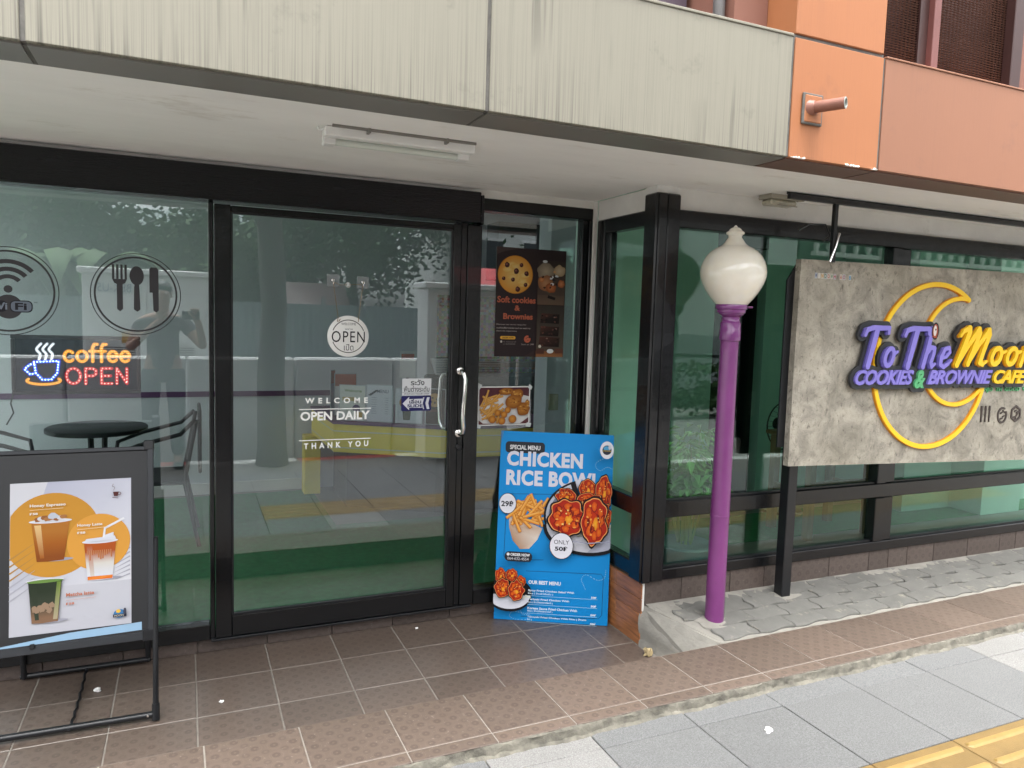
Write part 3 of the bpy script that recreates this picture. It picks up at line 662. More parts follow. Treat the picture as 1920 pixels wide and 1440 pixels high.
W('pane', MB().box(2.018, 2.026, 2.984, 3.331, .385, .615), glass_r, rf)
W('corner_post', MB().bbox(1.966, 2.022, 2.882, 2.985, .313, 2.150, .007).bbox(2.023, 2.098, 2.876, 2.96, .313, 2.148, .007).bbox(1.974, 2.018, 2.870, 2.8815, .315, 2.146, .003), black_paint)
# bay front
bf = W('bay_window', MB().bbox(2.099, 7.4, 2.892, 2.955, 2.000, 2.083, .005).bbox(2.099, 7.4, 2.890, 2.955, .313, .366, .004).bbox(2.099, 7.4, 2.893, 2.95, .618, .698, .005), black_paint)
for x in (3.515, 5.20, 6.9):
    W('mullion', MB().bbox(x, x+.07, 2.888, 2.955, .3665, .6175, .004).bbox(x, x+.07, 2.888, 2.955, .6985, 1.9995, .004).bbox(x+.0705, x+.15, 2.900, 2.955, .3665, .6175, .004).bbox(x+.0705, x+.15, 2.900, 2.955, .6985, 1.9995, .004), black_paint, bf)
for a, b in ((2.098, 3.516), (3.664, 5.201), (5.349, 6.9)):
    W('pane', MB().box(a, b, 2.930, 2.938, .697, 2.0005), glass_r, bf)
    W('pane', MB().box(a, b, 2.930, 2.938, .3655, .6185), glass_r, bf)
    W('bead', MB().box(a+.003, b-.003, 2.905, 2.929, .3665, .376).box(a+.003, b-.003, 2.905, 2.929, .6985, .706), dark_steel, bf)
W('base_wall', MB().box(2.005, 7.4, 2.912, 3.02, .0, .3115), mortar_m)
x = 2.004; rg.seed(5)
while x < 7.2:
    w_ = rg.choice([.297, .297, .297, .15, .22]); W('base_tile', MB().bbox(x, x+w_, 2.901, 2.912, .187+rg.uniform(0, .004), .3105, .002), tile_v); x += w_+.004

# ------------------------------------------------------------------ interior
W('interior_floor', MB().box(-4, 9, 3.57, 7.2, -.05, .068).box(2.06, 9, 2.96, 3.569, -.05, .068), floor_grey)
turf = W('green_mat', MB().box(-3.5, 2.17, 3.60, 5.15, .0685, .074).box(-3.5, .95, 5.15, 6.28, .0685, .074), turf_m)
W('green_mat', MB().box(2.3, 7, 3.9, 4.5, .0685, .073), turf_m)
W('back_wall', MB().box(-4, 3.3, 6.36, 6.5, .07, 2.6), int_wall)
W('dado_stripe', MB().box(-4, 1.2, 6.352, 6.3595, .862, .905), dado)
W('skirting', MB().box(-4, .9, 6.345, 6.3595, .07, .16), white_m)
W('interior_ceiling', MB().box(-2.2, 1.985, 3.60, 6.5, 2.6, 2.7).box(1.985, 7.5, 2.97, 7.2, 2.6, 2.7), int_ceil)  # both room ends left open, out of view, to let daylight in
W('partition_wall', MB().box(2.20, 2.64, 4.42, 4.60, .07, 2.6), int_wall)
W('kitchen_side_wall', MB().box(3.2, 3.3, 5.0, 6.36, .07, 2.6), int_wall)
W('mosaic_wall', MB().box(2.05, 3.19, 6.335, 6.358, .95, 1.75), mosaic_m)
W('wall_shelf', MB().box(2.05, 3.19, 6.10, 6.33, 1.12, 1.16), wood_m)
W('kitchen_unit', MB().box(2.05, 3.19, 5.95, 6.33, .07, 1.05), dark_int)
W('kitchen_hood', MB().box(2.5, 3.19, 6.05, 6.33, 1.9, 2.4), dark_int)
for x in (2.13, 2.40):
    z_, y_ = 1.0, 4.405
W('light_switch', MB().bbox(2.22, 2.29, 4.408, 4.419, .95, 1.06, .003).box(2.25, 2.262, 4.404, 4.4075, .99, 1.02), M('beige_switch_plate', (.4, .38, .26), .5))
W('light_switch', MB().bbox(2.37, 2.44, 4.408, 4.419, .95, 1.06, .003).box(2.40, 2.412, 4.404, 4.4075, .99, 1.02), M('beige_switch_plate', (.4, .38, .26), .5))
# bay room
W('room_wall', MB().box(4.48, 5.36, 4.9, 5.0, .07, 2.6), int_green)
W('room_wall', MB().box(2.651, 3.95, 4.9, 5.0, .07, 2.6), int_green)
W('doorway_recess', MB().box(3.95, 4.48, 5.8, 5.9, .07, 2.6).box(3.9, 3.949, 5.01, 5.8, .07, 2.6).box(4.481, 4.52, 5.01, 5.8, .07, 2.6), dark_int)  # near-black colour stands in for the shade beyond the opening
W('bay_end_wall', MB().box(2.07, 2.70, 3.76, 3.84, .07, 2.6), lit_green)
W('door_lintel', MB().box(3.95, 4.48, 4.9, 5.0, 2.2, 2.6), dark_int)
W('room_wall', MB().box(5.36, 9, 4.16, 4.26, .07, 2.6).box(5.36, 5.40, 4.26, 4.9, .07, 2.6), int_green)
W('room_column', MB().box(5.93, 6.42, 3.88, 4.159, .07, 2.6), M('lit_green_column', (.50, .66, .59), .7, var=.04))  # room green lightened in the colour so the column looks lit

RX = PI/2
# ------------------------------------------------------------------ fixtures
t = thing('tube_light', 'white fluorescent tube fitting, unlit, screwed to the cream soffit above the door', 'light', (.70, 2.67, 2.184))
part('batten', MB().bbox(-.27, .27, -.075, -.035, -.034, -.003, .003), white_pl, t, rot=(0, 0, .005))
part('tube', MB().tube([(-.235, .0, -.036), (.225, .0, -.036)], .0135, 16), M('frosted_tube', (.62, .66, .60), .3, var=.02), t)
for x in (-.265, .225): part('end_cap', MB().bbox(x, x+.04, -.03, .02, -.052, -.004, .003), white_pl, t)
part('mount_strip', MB().bbox(-.25, .265, -.10, -.094, -.010, 0, .001).bbox(-.13, -.12, -.105, -.07, -.016, 0, .001).bbox(.15, .16, -.105, -.07, -.016, 0, .001), trim_grey, t)
part('cable', MB().tube([(-.27, -.05, -.012), (-.285, -.05, -.014), (-.29, -.045, -.004)], .004, 8), white_pl, t)
t = thing('box_light', 'small dusty light box under the soffit at the end of the iron rail', 'light', (2.60, 2.80, 2.184))
part('housing', MB().bbox(-.06, .12, -.02, .07, -.022, -.001, .003), M('old_lamp_housing', (.33, .31, .25), .5), t)
part('lens', MB().bbox(-.055, .11, -.015, .06, -.050, -.023, .01), M('dusty_lens', (.50, .48, .38), .2, var=.3, scale=20), t)
part('clip', MB().tube([(.12, .0, -.02), (.17, .01, -.012), (.165, .03, -.012)], .005, 8).tube([(-.02, -.02, -.052), (.10, -.02, -.052)], .003, 6), M('old_lamp_housing', (.33, .31, .25), .5), t)
t = thing('hanging_rail', 'long dark angle iron rail fixed under the soffit above the concrete look sign', 'rail', (2.83, 2.70, 2.172))
part('rail', MB().bbox(-.26, 3.2, -.012, .012, -.022, .0, .002).bbox(-.26, 3.2, .012, .016, -.0, .0115, .001), dark_steel, t)
for x in (.025, 2.3): part('hanger_rod', MB().bbox(x, x+.022, -.011, .011, -.30, -.0225, .002), dark_steel, t)
part('spare_cable', MB().tube([(-.17, .02, -.16), (-.10, .02, -.125), (.0, .02, -.12), (.03, .02, -.17), (.0, .03, -.2)], .004, 6), dark_steel, t)
part('bent_rod', MB().tube([(.055, -.015, -.16), (.04, -.015, -.22), (.005, -.015, -.30)], .006, 8), chrome, t)

# ------------------------------------------------------------------ purple lamp post
t = thing('lamp_post', 'purple painted lamp post with a cream glass acorn globe in front of the bay window', 'lamp post', (2.270, 2.70, .166))
lean = -.000
part('pole', MB().lathe([(.0445, -.05), (.0440, .02), (.0432, .6), (.0405, 1.328)], n=40), purple_post, t)
part('fitter', MB().lathe([(.0465, 1.318), (.048, 1.322), (.048, 1.366), (.0465, 1.369), (.0465, 1.400), (.043, 1.403), (.040, 1.412), (.041, 1.424), (.052, 1.433), (.057, 1.437), (.0575, 1.441), (.063, 1.443), (.0645, 1.446), (.0645, 1.458), (.069, 1.460), (.071, 1.464), (.071, 1.479), (.069, 1.482), (.05, 1.483)], n=40), fitter_purple, t)
part('screw', MB().tube([(.07, -.03, 1.472), (.09, -.036, 1.472)], .005, 8), purple_post, t)
part('weld_seam', MB().lathe([(.0440, .50), (.0450, .505), (.0440, .51)], n=32), purple_post, t)
gp = [(.066, 1.500), (.070, 1.514), (.082, 1.528), (.105, 1.552), (.129, 1.585), (.147, 1.625), (.156, 1.668), (.157, 1.705), (.151, 1.738), (.136, 1.762), (.112, 1.778), (.085, 1.787), (.062, 1.793), (.047, 1.803), (.039, 1.815), (.036, 1.829), (.037, 1.838), (.042, 1.845), (.0425, 1.851), (.037, 1.857), (.031, 1.860), (.030, 1.866), (.027, 1.873), (.017, 1.880), (.009, 1.883), (.0085, 1.889), (.004, 1.893)]
gp = [(r*.97, 1.478+z_*.965) for r, z_ in [(.066, 0), (.0733, .004), (.100, .035), (.123, .069), (.139, .100), (.149, .130), (.1515, .152), (.149, .177), (.1385, .208), (.125, .232), (.108, .250), (.085, .266), (.062, .277), (.048, .290), (.041, .301), (.033, .312), (.030, .318), (.033, .326), (.041, .331), (.0425, .336), (.040, .341), (.031, .346), (.028, .352), (.022, .358), (.010, .363), (.008, .367), (.003, .372)]]; gs = []
for i in range(len(gp)-1):
    for q in (0, .5): gs.append(tuple(gp[i][k]*(1-q)+gp[i+1][k]*q for k in (0, 1)))
gs.append(gp[-1]); sm = [gs[0]]+[tuple((gs[i-1][k]+8*gs[i][k]+gs[i+1][k])/10 for k in (0, 1)) for i in range(1, len(gs)-1)]+[gs[-1]]
part('globe', MB().lathe(sm, n=56), opal, t)

# ------------------------------------------------------------------ sign post and hanging shop sign
t = thing('sign_post', 'square dark steel post behind the left edge of the signboard, standing in pavers', 'post', (2.79, 2.81, .178))
part('post', MB().bbox(-.029, .029, -.029, .029, -.05, 1.64, .003), dark_steel, t)
part('cross_bar', MB().bbox(.03, 2.4, -.012, .012, 1.35, 1.39, .003).bbox(.03, 2.4, -.012, .012, .80, .84, .003), dark_steel, t)
part('white_tie', MB().bbox(-.036, -.0295, -.03, .0, .90, 1.03, .002), white_pl, t)
SG = thing('shop_sign', 'large grey concrete look signboard with a yellow crescent moon and raised purple and yellow script', 'sign', (2.70, 2.74, .86), (RX, 0, 0))
# local: x along the board, y up, z towards the street
part('backing', MB().prism([(-.035, .10), (.02, .10), (.02, 1.0), (-.035, .92)], -.045, -.036), dark_steel, SG)
bd_pts = [(.008, .010), (2.75, -.075), (2.75, 1.055), (.010, 1.022), (.006, .5)]
part('board', MB().prism(bd_pts, -.034, 0.), conc_sign, SG)
def S2(x, z): return (x-2.70, z-.86)
# crescent outline as a raised yellow neon-style strip
yel = M('yellow_acrylic', (.92, .58, .02), .35, var=.02); yel_side = M('orange_acrylic_edge', (.75, .30, .015), .4, var=.03)
cx, cy = S2(3.675, 1.368); R1 = .437
ix, iy = S2(3.868, 1.447); R2 = .29
tipx, tipy = S2(3.915, 1.722)
def arc(cx, cy, r, a0, a1, n=60): return [(cx+r*math.cos(a0+(a1-a0)*k/n), cy+r*math.sin(a0+(a1-a0)*k/n)) for k in range(n+1)]
a0 = math.atan2(tipy-cy, tipx-cx); e0 = math.atan2(1.235-.86-cy, 4.09-2.70-cx)
outer = arc(cx, cy, R1, a0, 2*PI+e0)
i0 = math.atan2(tipy-iy, tipx-ix); i1 = 2*PI-.66
inner = arc(ix, iy, R2, i0, i1)
F, xs_, ys_ = field(.45, 1.55, -.02, 1.02, .0045, [(outer, .0118), (inner+[(outer[-1][0]-.0, outer[-1][1]+.0)], .0108)])
part('crescent_outline', loops_mesh(contour(F, xs_, ys_), .016), yel, SG, (0, 0, .0005))
part('crescent_edge', loops_mesh(contour(F-.002, xs_, ys_), .012), yel_side, SG, (.0, -.001, .0003))
# brush script words: each letter a chain of strokes in a slanted letter box
def ell(cx, cy, rx, ry, a0, a1, n=14): return [(cx+rx*math.cos(a0+(a1-a0)*k/n), cy+ry*math.sin(a0+(a1-a0)*k/n)) for k in range(n+1)]
LT = {
 'T': (.92, [([(.02, .80), (.06, .93), (.30, .99), (.62, .985), (.93, .99), (.96, .86)], [.055, .075, .085, .085, .075, .04]), ([(.46, .97), (.44, .5), (.42, .02)], [.11, .105, .095])]),
 'o': (.60, [(ell(.30, .26, .17, .22, .6, .6+2*PI), .078), ([(.46, .33), (.60, .40)], .05)]),
 'h': (.66, [([(.16, 1.0), (.15, .5), (.12, .02)], [.09, .09, .085]), ([(.14, .34), (.28, .52), (.42, .50), (.44, .36), (.41, .12), (.48, .02), (.60, .10)], [.06, .075, .08, .08, .075, .06, .04])]),
 'e': (.60, [([(.16, .24), (.34, .28), (.46, .40), (.38, .52), (.22, .48), (.14, .28), (.18, .08), (.34, .02), (.50, .10), (.60, .20)], [.05, .055, .06, .065, .07, .08, .08, .07, .055, .035])]),
 'M': (1.25, [([(.02, .78), (.10, .92), (.26, 1.0), (.30, .9), (.24, .45), (.16, .02)], [.04, .06, .085, .09, .095, .09]), ([(.20, .10), (.42, .60), (.62, .98), (.68, .88), (.62, .45), (.55, .04)], [.06, .075, .085, .09, .09, .08]), ([(.58, .12), (.80, .62), (1.0, .96), (1.06, .84), (1.0, .4), (.98, .08), (1.1, .03), (1.22, .12)], [.06, .075, .085, .09, .09, .085, .06, .035])]),
 'n': (.68, [([(.16, .50), (.13, .02)], [.08, .085]), ([(.14, .30), (.30, .52), (.44, .50), (.45, .34), (.42, .12), (.50, .02), (.62, .10)], [.06, .075, .08, .08, .075, .06, .04])]),
}
def script(word, x0, x1, y0, y1, slant=.28, gap=.0, thick=1.0):
    x = 0; st = []
    for ch in word:
        w_, ss = LT[ch]
        for pts, r in ss: st.append(([(x+p_[0]+slant*p_[1], p_[1]) for p_ in pts], r))
        x += w_+gap
    xs = [p_[0] for s_, _ in st for p_ in s_]; mn, mx = min(xs)-.08, max(xs)+.08; sx = (x1-x0)/(mx-mn); sy = (y1-y0)/1.08
    out = []
    for s_, r in st:
        k = (sx+sy)/2*thick; out.append(([(x0+(p_[0]-mn)*sx, y0+(p_[1]+.04)*sy) for p_ in s_], [q*k for q in r] if isinstance(r, list) else r*k))
    return out
pur = M('violet_acrylic', (.235, .20, .62), .35, var=.02); pur_side = M('dark_violet_acrylic_edge', (.12, .10, .36), .4)
blk = M('charcoal_backing', (.024, .026, .030), .45, var=.05); grn = M('green_acrylic', (.10, .42, .18), .4, var=.03)
words = [('To', 3.155, 3.425, 1.352, 1.575, pur, pur_side), ('The', 3.445, 3.845, 1.350, 1.578, pur, pur_side), ('Moon', 3.86, 4.56, 1.362, 1.588, yel, yel_side)]
allst = []
for wd, a, b, c, d, m1, m2 in words:
    a, b, c, d = a*.983, b*.983, 1.55+(c-1.55)*.983, 1.55+(d-1.55)*.983
    st = [([(p_[0]-2.70, p_[1]-.86) for p_ in s_], r) for s_, r in script(wd, a, b, c, d, thick=.80)]; allst += st
    F, xs_, ys_ = field(a-2.76, b-2.62, c-.90, d-.82, .0035, st); lp = contour(F, xs_, ys_)
    part('script_letters', loops_mesh(lp, .012), m1, SG, (0, 0, .0385))
    part('letter_edge', loops_mesh(lp, .014), m2, SG, (-.003, -.003, .0245))
gl = []
for s_, a, b, m1, sh in (('COOKIES', 3.118, 3.545, pur, .3), ('&', 3.556, 3.635, grn, .25), ('BROWNIE', 3.655, 4.185, pur, .3), ('CAFE', 4.198, 4.49, yel, .3)):
    dy = .02 if s_ == '&' else 0; a, b = a*.986, b*.986
    v, f = fit_text(s_, a-2.70, b-2.70, 1.272-.86-dy, 1.350-.86, offset=.035, shear=sh, space=.93)
    gl.append((v, f)); vv, ff = fit_text(s_, a-2.70, b-2.70, 1.272-.86-dy, 1.350-.86, offset=.035, shear=sh, space=.93, extrude=1); vv[:, 2] = .030+(vv[:, 2]+1)/2*.012
    part('lower_word', MB().add(vv, ff), m1, SG)
F, xs_, ys_ = field(.33, 2.05, .34, .80, .0055, allst, gl)
part('dark_outline_plate', loops_mesh(contour(F-.023, xs_, ys_), .014), blk, SG, (0, 0, .0165))
letters('tagline', 'ENJO  TH  GOOD  VIBES', 4.095-2.7, 4.56-2.7, 1.218-.86, 1.249-.86, .001, grn, SG, .006, offset=.02)
# rocket
A = Art(); x, y = S2(3.690*.981, 1.556)
A.ell(x, y, .028, .046, '2a2a30'); A.ell(x, y, .020, .037, 'b5553a', n=20); A.ell(x-.002, y+.002, .012, .028, 'f2ece8'); A.ell(x+.002, y+.008, .005, .006, '6a3a30'); A.poly([(x-.014, y-.018), (x-.026, y-.036), (x-.008, y-.028)], 'b5553a'); A.poly([(x+.010, y-.022), (x+.016, y-.040), (x-.0, y-.03)], 'b5553a')
o = A.make('rocket_badge', SG, (0, 0, .051)); 
# row of small coloured letters, as on the board top left, partly fallen off
cols = ['2d3a7a', 'e8e4dc', 'e0a94a', '6a8a5a', 'c94a4a', '3f8f6a', 'c94a5a', None, 'c9564a', 'b8405a', None, '4aa0cf']
for i, ch in enumerate('WINDOWH AO B'):
    if cols[i] is None or ch == ' ': continue
    x0 = 2.803-2.7+.0205*i; A = Art(); A.rect(x0-.001, x0+.0155, .935, .962, 'e4dfd3' if i % 3 else 'cfd6dd'); A.text(ch, x0+.001, x0+.0135, .938, .959, cols[i], offset=.03)
    A.make('stick_on_letter', SG, (0, 0, .0006))
brn = M('brown_icon_acrylic', (.06, .045, .04), .5)
mb = MB()
for k, (w0, w1) in enumerate(((.016, .010), (.013, .008), (.013, .007))):
    x = 1.418+.034*k; mb.prism([(x-w1/2, .190), (x+w1/2, .190), (x+w1/2, .25), (x+w0/2, .262), (x+w0/2, .283), (x-w0/2, .283), (x-w0/2, .262), (x-w1/2, .25)], .0005, .006)
part('cutlery_icon', mb, brn, SG)
F, xs_, ys_ = field(1.53, 1.80, .14, .32, .003, [(ell(1.600, .226, .037, .042, 1.1, 1.1+5.6, 24), .0055), ([(1.585, .236), (1.597, .242)], .004), ([(1.606, .216), (1.618, .222)], .004), ([(1.588, .205), (1.602, .208)], .004), ([(1.622, .24), (1.605, .252)], .004)])
part('cookie_icon', loops_mesh(contour(F, xs_, ys_), .005), brn, SG, (0, 0, .0005))
hx = [(1.722+.044*math.cos(PI/6+PI/3*k), .232+.044*math.sin(PI/6+PI/3*k)) for k in range(7)]
F, xs_, ys_ = field(1.65, 1.80, .14, .32, .003, [(hx, .0055), ([hx[3], (1.722, .215), hx[0]], .004), ([(1.722, .215), hx[4+0]], .004), ([(1.71, .245), (1.722, .252)], .004), ([(1.728, .236), (1.738, .244)], .004)])
part('brownie_icon', loops_mesh(contour(F, xs_, ys_), .005), brn, SG, (0, 0, .0005))

# ------------------------------------------------------------------ blue poster board
bpy_ = math.atan2(3.146-3.428, 1.96-1.446)
BP = put('blue_menu_board', None, None, (1.446, 3.424, .002), label='bright blue chicken rice bowl menu board leaning against the door front', category='menu board')
BP.rotation_mode = 'XYZ'
ux = Vector((math.cos(bpy_), math.sin(bpy_), 0)); nn_ = Vector((math.sin(bpy_), -math.cos(bpy_), 0)); th = math.radians(7); uy = Vector((0, 0, 1))*math.cos(th)-nn_*math.sin(th); uz = ux.cross(uy)
BP.rotation_euler = Matrix((ux, uy, uz)).transposed().to_euler()
Wb, Hb = .586, .975
part('board', MB().box(0, Wb, 0, Hb, -.006, 0), foam_edge, BP)
A = Art(); A.z = .0002; BL = '0f97e6'
def bx(px_): return px_/735*Wb      # fractions measured on the board face
A.rect(0, Wb, 0, Hb, BL)
def U(x, y): return (x*Wb, y*Hb)
def chicken(A, cx, cy, rx, ry, seed, k=1.0):
    rg = random.Random(seed)
    lim = lambda g: g
    A.ell(cx, cy, rx*1.15, ry*1.12, '1c1618', wob=.17, seed=seed, n=52, fr=4)
    A.ell(cx, cy, rx*1.04, ry*1.03, 'ffa85e', wob=.17, seed=seed, n=52, fr=4)
    A.ell(cx, cy, rx*.985, ry*.98, 'b0220e', 'd63c12', wob=.17, seed=seed, n=52, fr=4)
    for i in range(8):
        g = 2*PI*i/8+rg.uniform(-.2, .2); A.ell(cx+rx*.62*math.cos(g), cy+ry*.62*math.sin(g), rx*.26, ry*.24, '7d160c', n=14, wob=.2, seed=i, fr=3); A.ell(cx+rx*.60*math.cos(g), cy+ry*.64*math.sin(g), rx*.22, ry*.21, 'd8420f', 'f07a1c', n=14, wob=.2, seed=i, fr=3)
    for i in range(9):
        g = rg.uniform(0, 6.3); q = rg.uniform(.25, .75); A.ell(cx+rx*q*math.cos(g), cy+ry*q*math.sin(g), rx*rg.uniform(.12, .24), ry*rg.uniform(.10, .22), rg.choice(['ef6a18', 'e35312', 'd63c10']), rg.choice(['f58a20', 'f27318']), wob=.3, seed=seed+i, n=14)
    for i in range(6):
        g = rg.uniform(0, 6.3); q = rg.uniform(.3, .8); A.ell(cx+rx*q*math.cos(g), cy+ry*q*math.sin(g), rx*.06, ry*.16, '7d120a', wob=.3, seed=i, n=10)
    for i in range(7):
        g = rg.uniform(0, 6.3); q = rg.uniform(.1, .8); a = cx+rx*q*math.cos(g); b = cy+ry*q*math.sin(g); A.line([(a, b), (a+rx*rg.uniform(-.2, .2), b+ry*.18), (a+rx*rg.uniform(-.25, .25), b+ry*.34)], rx*.05, '8a180c')
    A.ell(cx+rx*.1, cy-ry*.1, rx*.22, ry*.24, 'f58a1e', 'ffbe2e', wob=.35, seed=seed+31, n=18)
    for i in range(5): A.ell(cx+rx*rg.uniform(-.6, .6), cy+ry*rg.uniform(-.6, .7), rx*.10, ry*.05, 'ff9a3a', 'ffb45a', wob=.3, seed=i, n=9)
    for i in range(5): A.ell(cx+rx*rg.uniform(-.6, .6), cy+ry*rg.uniform(-.6, .6), rx*.05, rx*.05, 'ffe28a', n=8)
# dashed trails
def curve(pts, n=8):
    out = []
    for i in range(len(pts)-1):
        p0, p1, p2, p3 = pts[max(i-1, 0)], pts[i], pts[i+1], pts[min(i+2, len(pts)-1)]
        for k in range(n):
            t_ = k/n; out.append(tuple(.5*((2*p1[j])+(-p0[j]+p2[j])*t_+(2*p0[j]-5*p1[j]+4*p2[j]-p3[j])*t_*t_+(-p0[j]+3*p1[j]-3*p2[j]+p3[j])*t_**3) for j in (0, 1)))
    return out+[pts[-1]]
for pts in ([(.87, .925), (.90, .905), (.96, .895), (.93, .88), (.86, .855), (.85, .83), (.89, .81), (.95, .83), (1.0, .82)], [(.97, .29), (.96, .25), (.90, .235), (.80, .26), (.76, .235), (.78, .205), (.80, .18)], [(.235, .06), (.25, .035), (.32, .03), (.31, .01), (.20, .005), (.14, .02), (.17, .045), (.26, .04), (.32, .035)]):
    A.dash(curve([U(*p_) for p_ in pts]), .0028, '9fd4f4')
A.rrect(*[q for q in (.045*Wb, .395*Wb, .885*Hb, .945*Hb)], .018, '2c3038'); A.text('SPECIAL MENU', .085*Wb, .355*Wb, .903*Hb, .927*Hb, 'f4f4f6', offset=.03)
A.text('CHICKEN', .062*Wb, .735*Wb, .815*Hb, .895*Hb, 'e9eaf8', offset=.045, space=1.08); A.text('RICE BOWL', .062*Wb, .895*Wb, .712*Hb, .795*Hb, 'e9eaf8', offset=.045, space=1.08)
ln = lambda *p_: A.line([U(*q) for q in p_], .0022, '1d3f63')
ln((.08, .665), (.55, .675)); ln((.075, .665), (.068, .335), (.09, .315), (.42, .325)); ln((.27, .262), (.93, .268), (.95, .25), (.948, .055), (.92, .035), (.24, .022))
# fries bowl
fx_, fy = U(.265, .49)
A.poly([U(.10, .56), U(.105, .49), U(.14, .42), U(.21, .375), U(.29, .38), U(.36, .43), U(.40, .49)], 'e8d7c6', ['efe2d6', 'c9a78c', 'b78f73', 'c69f83', 'e6d2c0', 'efe4d8', 'dcc3ae'])
rg = random.Random(11)
for i in range(46):
    x = rg.uniform(.13, .40); y = .50+rg.uniform(-.02, .12)*(1-abs(x-.25)*2.2)+.03; a = rg.uniform(-1.2, 1.4); L = rg.uniform(.05, .10); q = U(x, y)
    dx, dy = math.cos(a)*L*Wb, math.sin(a)*L*Wb; A.line([(q[0]-dx, q[1]-dy), (q[0]+dx, q[1]+dy)], .0165, 'c86818', 'e08a2a'); A.line([(q[0]-dx*.96, q[1]-dy*.96+.001), (q[0]+dx*.96, q[1]+dy*.96+.001)], .0115, 'ffc46a', 'f5a038')
A.ell(*U(.085, .615), .046, .054, '1d2a3a'); A.ell(*U(.085, .615), .043, .051, 'f1f1fa'); A.text('29฿', .028*Wb, .137*Wb, .597*Hb, .630*Hb, '22262e', offset=.03)
# big bowl, running off the right edge
def bowl(A, ox, oy, s, clipx, side):
    P = lambda x, y: (max(0.0004, min(Wb-.0004, ox+x*s)), oy+y*s)
    def ep(rx, ry, cx=0, cy=0, a0=PI, a1=2*PI, n=26): return [P(cx+rx*math.cos(a0+(a1-a0)*k/n), cy+ry*math.sin(a0+(a1-a0)*k/n)) for k in range(n+1)]
    A.poly(ep(1.04, 1.0, 0, .0, 0, 2*PI, 40), '16161c'); A.poly(ep(.99, .95, 0, 0, 0, 2*PI, 40), '8d93a3'); A.poly(ep(.93, .90, 0, .02, 0, 2*PI, 40), 'e9eaf2')
    A.poly(ep(.86, .80, 0, .06, 0, 2*PI, 40), '4a2018')
cB, yB = .83*Wb, .565*Hb
A.poly([(min(Wb-.0005, cB+.247*math.cos(a)), yB+.195*math.sin(a)) for a in [PI*.62+PI*.9*k/30 for k in range(31)]], '16161c')
A.poly([(min(Wb-.0005, cB+.236*math.cos(a)), yB+.185*math.sin(a)) for a in [PI*.66+PI*.84*k/30 for k in range(31)]], 'd5d8e4')
A.poly([(min(Wb-.0005, cB+.222*math.cos(a)), yB+.172*math.sin(a)) for a in [PI*.68+PI*.80*k/30 for k in range(31)]], '8e94a8')
x0, x1 = .455*Wb, Wb-.0005; c0 = .80*Wb
def clipped(pts): return [(min(p_[0], Wb-.0005), p_[1]) for p_ in pts]
A.poly(clipped([(c0+.232*math.cos(PI+PI*k/24), .515*Hb+.150*math.sin(PI+PI*k/24)) for k in range(25)]), '16161c')
A.poly(clipped([(c0+.214*math.cos(PI+PI*k/24), .518*Hb+.136*math.sin(PI+PI*k/24)) for k in range(25)]), 'e8e9f3')
A.poly(clipped([(c0+.214*math.cos(1.5*PI+.5*PI*k/12), .518*Hb+.136*math.sin(1.5*PI+.5*PI*k/12)) for k in range(13)]+[(c0+.1, .49*Hb)]), 'c4c6d8')
for i in range(26):
    x = rg.uniform(.50, .985)*Wb; y = .508*Hb+rg.uniform(-.035, .03)-.018*math.cos((x-c0)/.1); A.ell(x, y, .013, .012, '8b8f70', wob=.3, seed=i, n=9); A.ell(x, y+.001, .0115, .0105, 'f0f2e4', wob=.3, seed=i, n=9)
    if i % 5 == 0: A.ell(x, y, .005, .005, 'c22a2a', n=8)
chicken(A, .60*Wb, .668*Hb, .048, .040, 21); chicken(A, .785*Wb, .712*Hb, .042, .048, 22); chicken(A, .925*Wb, .700*Hb, .0385, .080, 25); chicken(A, .80*Wb, .655*Hb, .062, .036, 23); chicken(A, .945*Wb, .575*Hb, .028, .060, 26)
chicken(A, .615*Wb, .562*Hb, .088, .088, 31); chicken(A, .850*Wb, .552*Hb, .062, .116, 37)
A.line([(.50*Wb, .468*Hb), (.62*Wb, .446*Hb), (.80*Wb, .436*Hb), (Wb-.001, .450*Hb)], .005, 'a9abc0')
A.ell(*U(.575, .415), .062, .068, '1d2230'); A.ell(*U(.575, .415), .058, .064, 'f1f1fa'); A.text('ONLY', .510*Wb, .640*Wb, .424*Hb, .446*Hb, '22262e'); A.text('50฿', .518*Wb, .632*Wb, .388*Hb, .413*Hb, '22262e', offset=.04)
A.rrect(.085*Wb, .325*Wb, .322*Hb, .373*Hb, .022, '262a33'); A.ell(*U(.115, .358), .008, .008, 'f4f4f6', n=12); A.text('ORDER NOW', .135*Wb, .305*Wb, .350*Hb, .365*Hb, 'f4f4f6', offset=.04); A.text('064-632-4554', .11*Wb, .295*Wb, .330*Hb, .344*Hb, 'e4e4ea')
# small bowl bottom left
A.poly([(max(.0005, .135*Wb+.118*math.cos(2*PI*k/30)), .165*Hb+.090*math.sin(2*PI*k/30)-.012) for k in range(30)], '16161c')
A.poly([(max(.0005, .135*Wb+.108*math.cos(PI+PI*k/20)), .148*Hb+.072*math.sin(PI+PI*k/20)) for k in range(21)], 'e8e9f3')
for i in range(12): A.ell(.05*Wb+.014*i, .142*Hb+rg.uniform(-.006, .006), .008, .008, 'eef0e2', wob=.3, seed=i, n=9)
chicken(A, .056*Wb, .245*Hb, .026, .036, 41); chicken(A, .155*Wb, .252*Hb, .028, .030, 42); chicken(A, .235*Wb, .222*Hb, .024, .028, 43)
chicken(A, .080*Wb, .185*Hb, .038, .045, 44); chicken(A, .200*Wb, .178*Hb, .038, .048, 45)
A.text('OUR BEST MENU', .305*Wb, .582*Wb, .218*Hb, .237*Hb, 'e9f2fb', offset=.035)
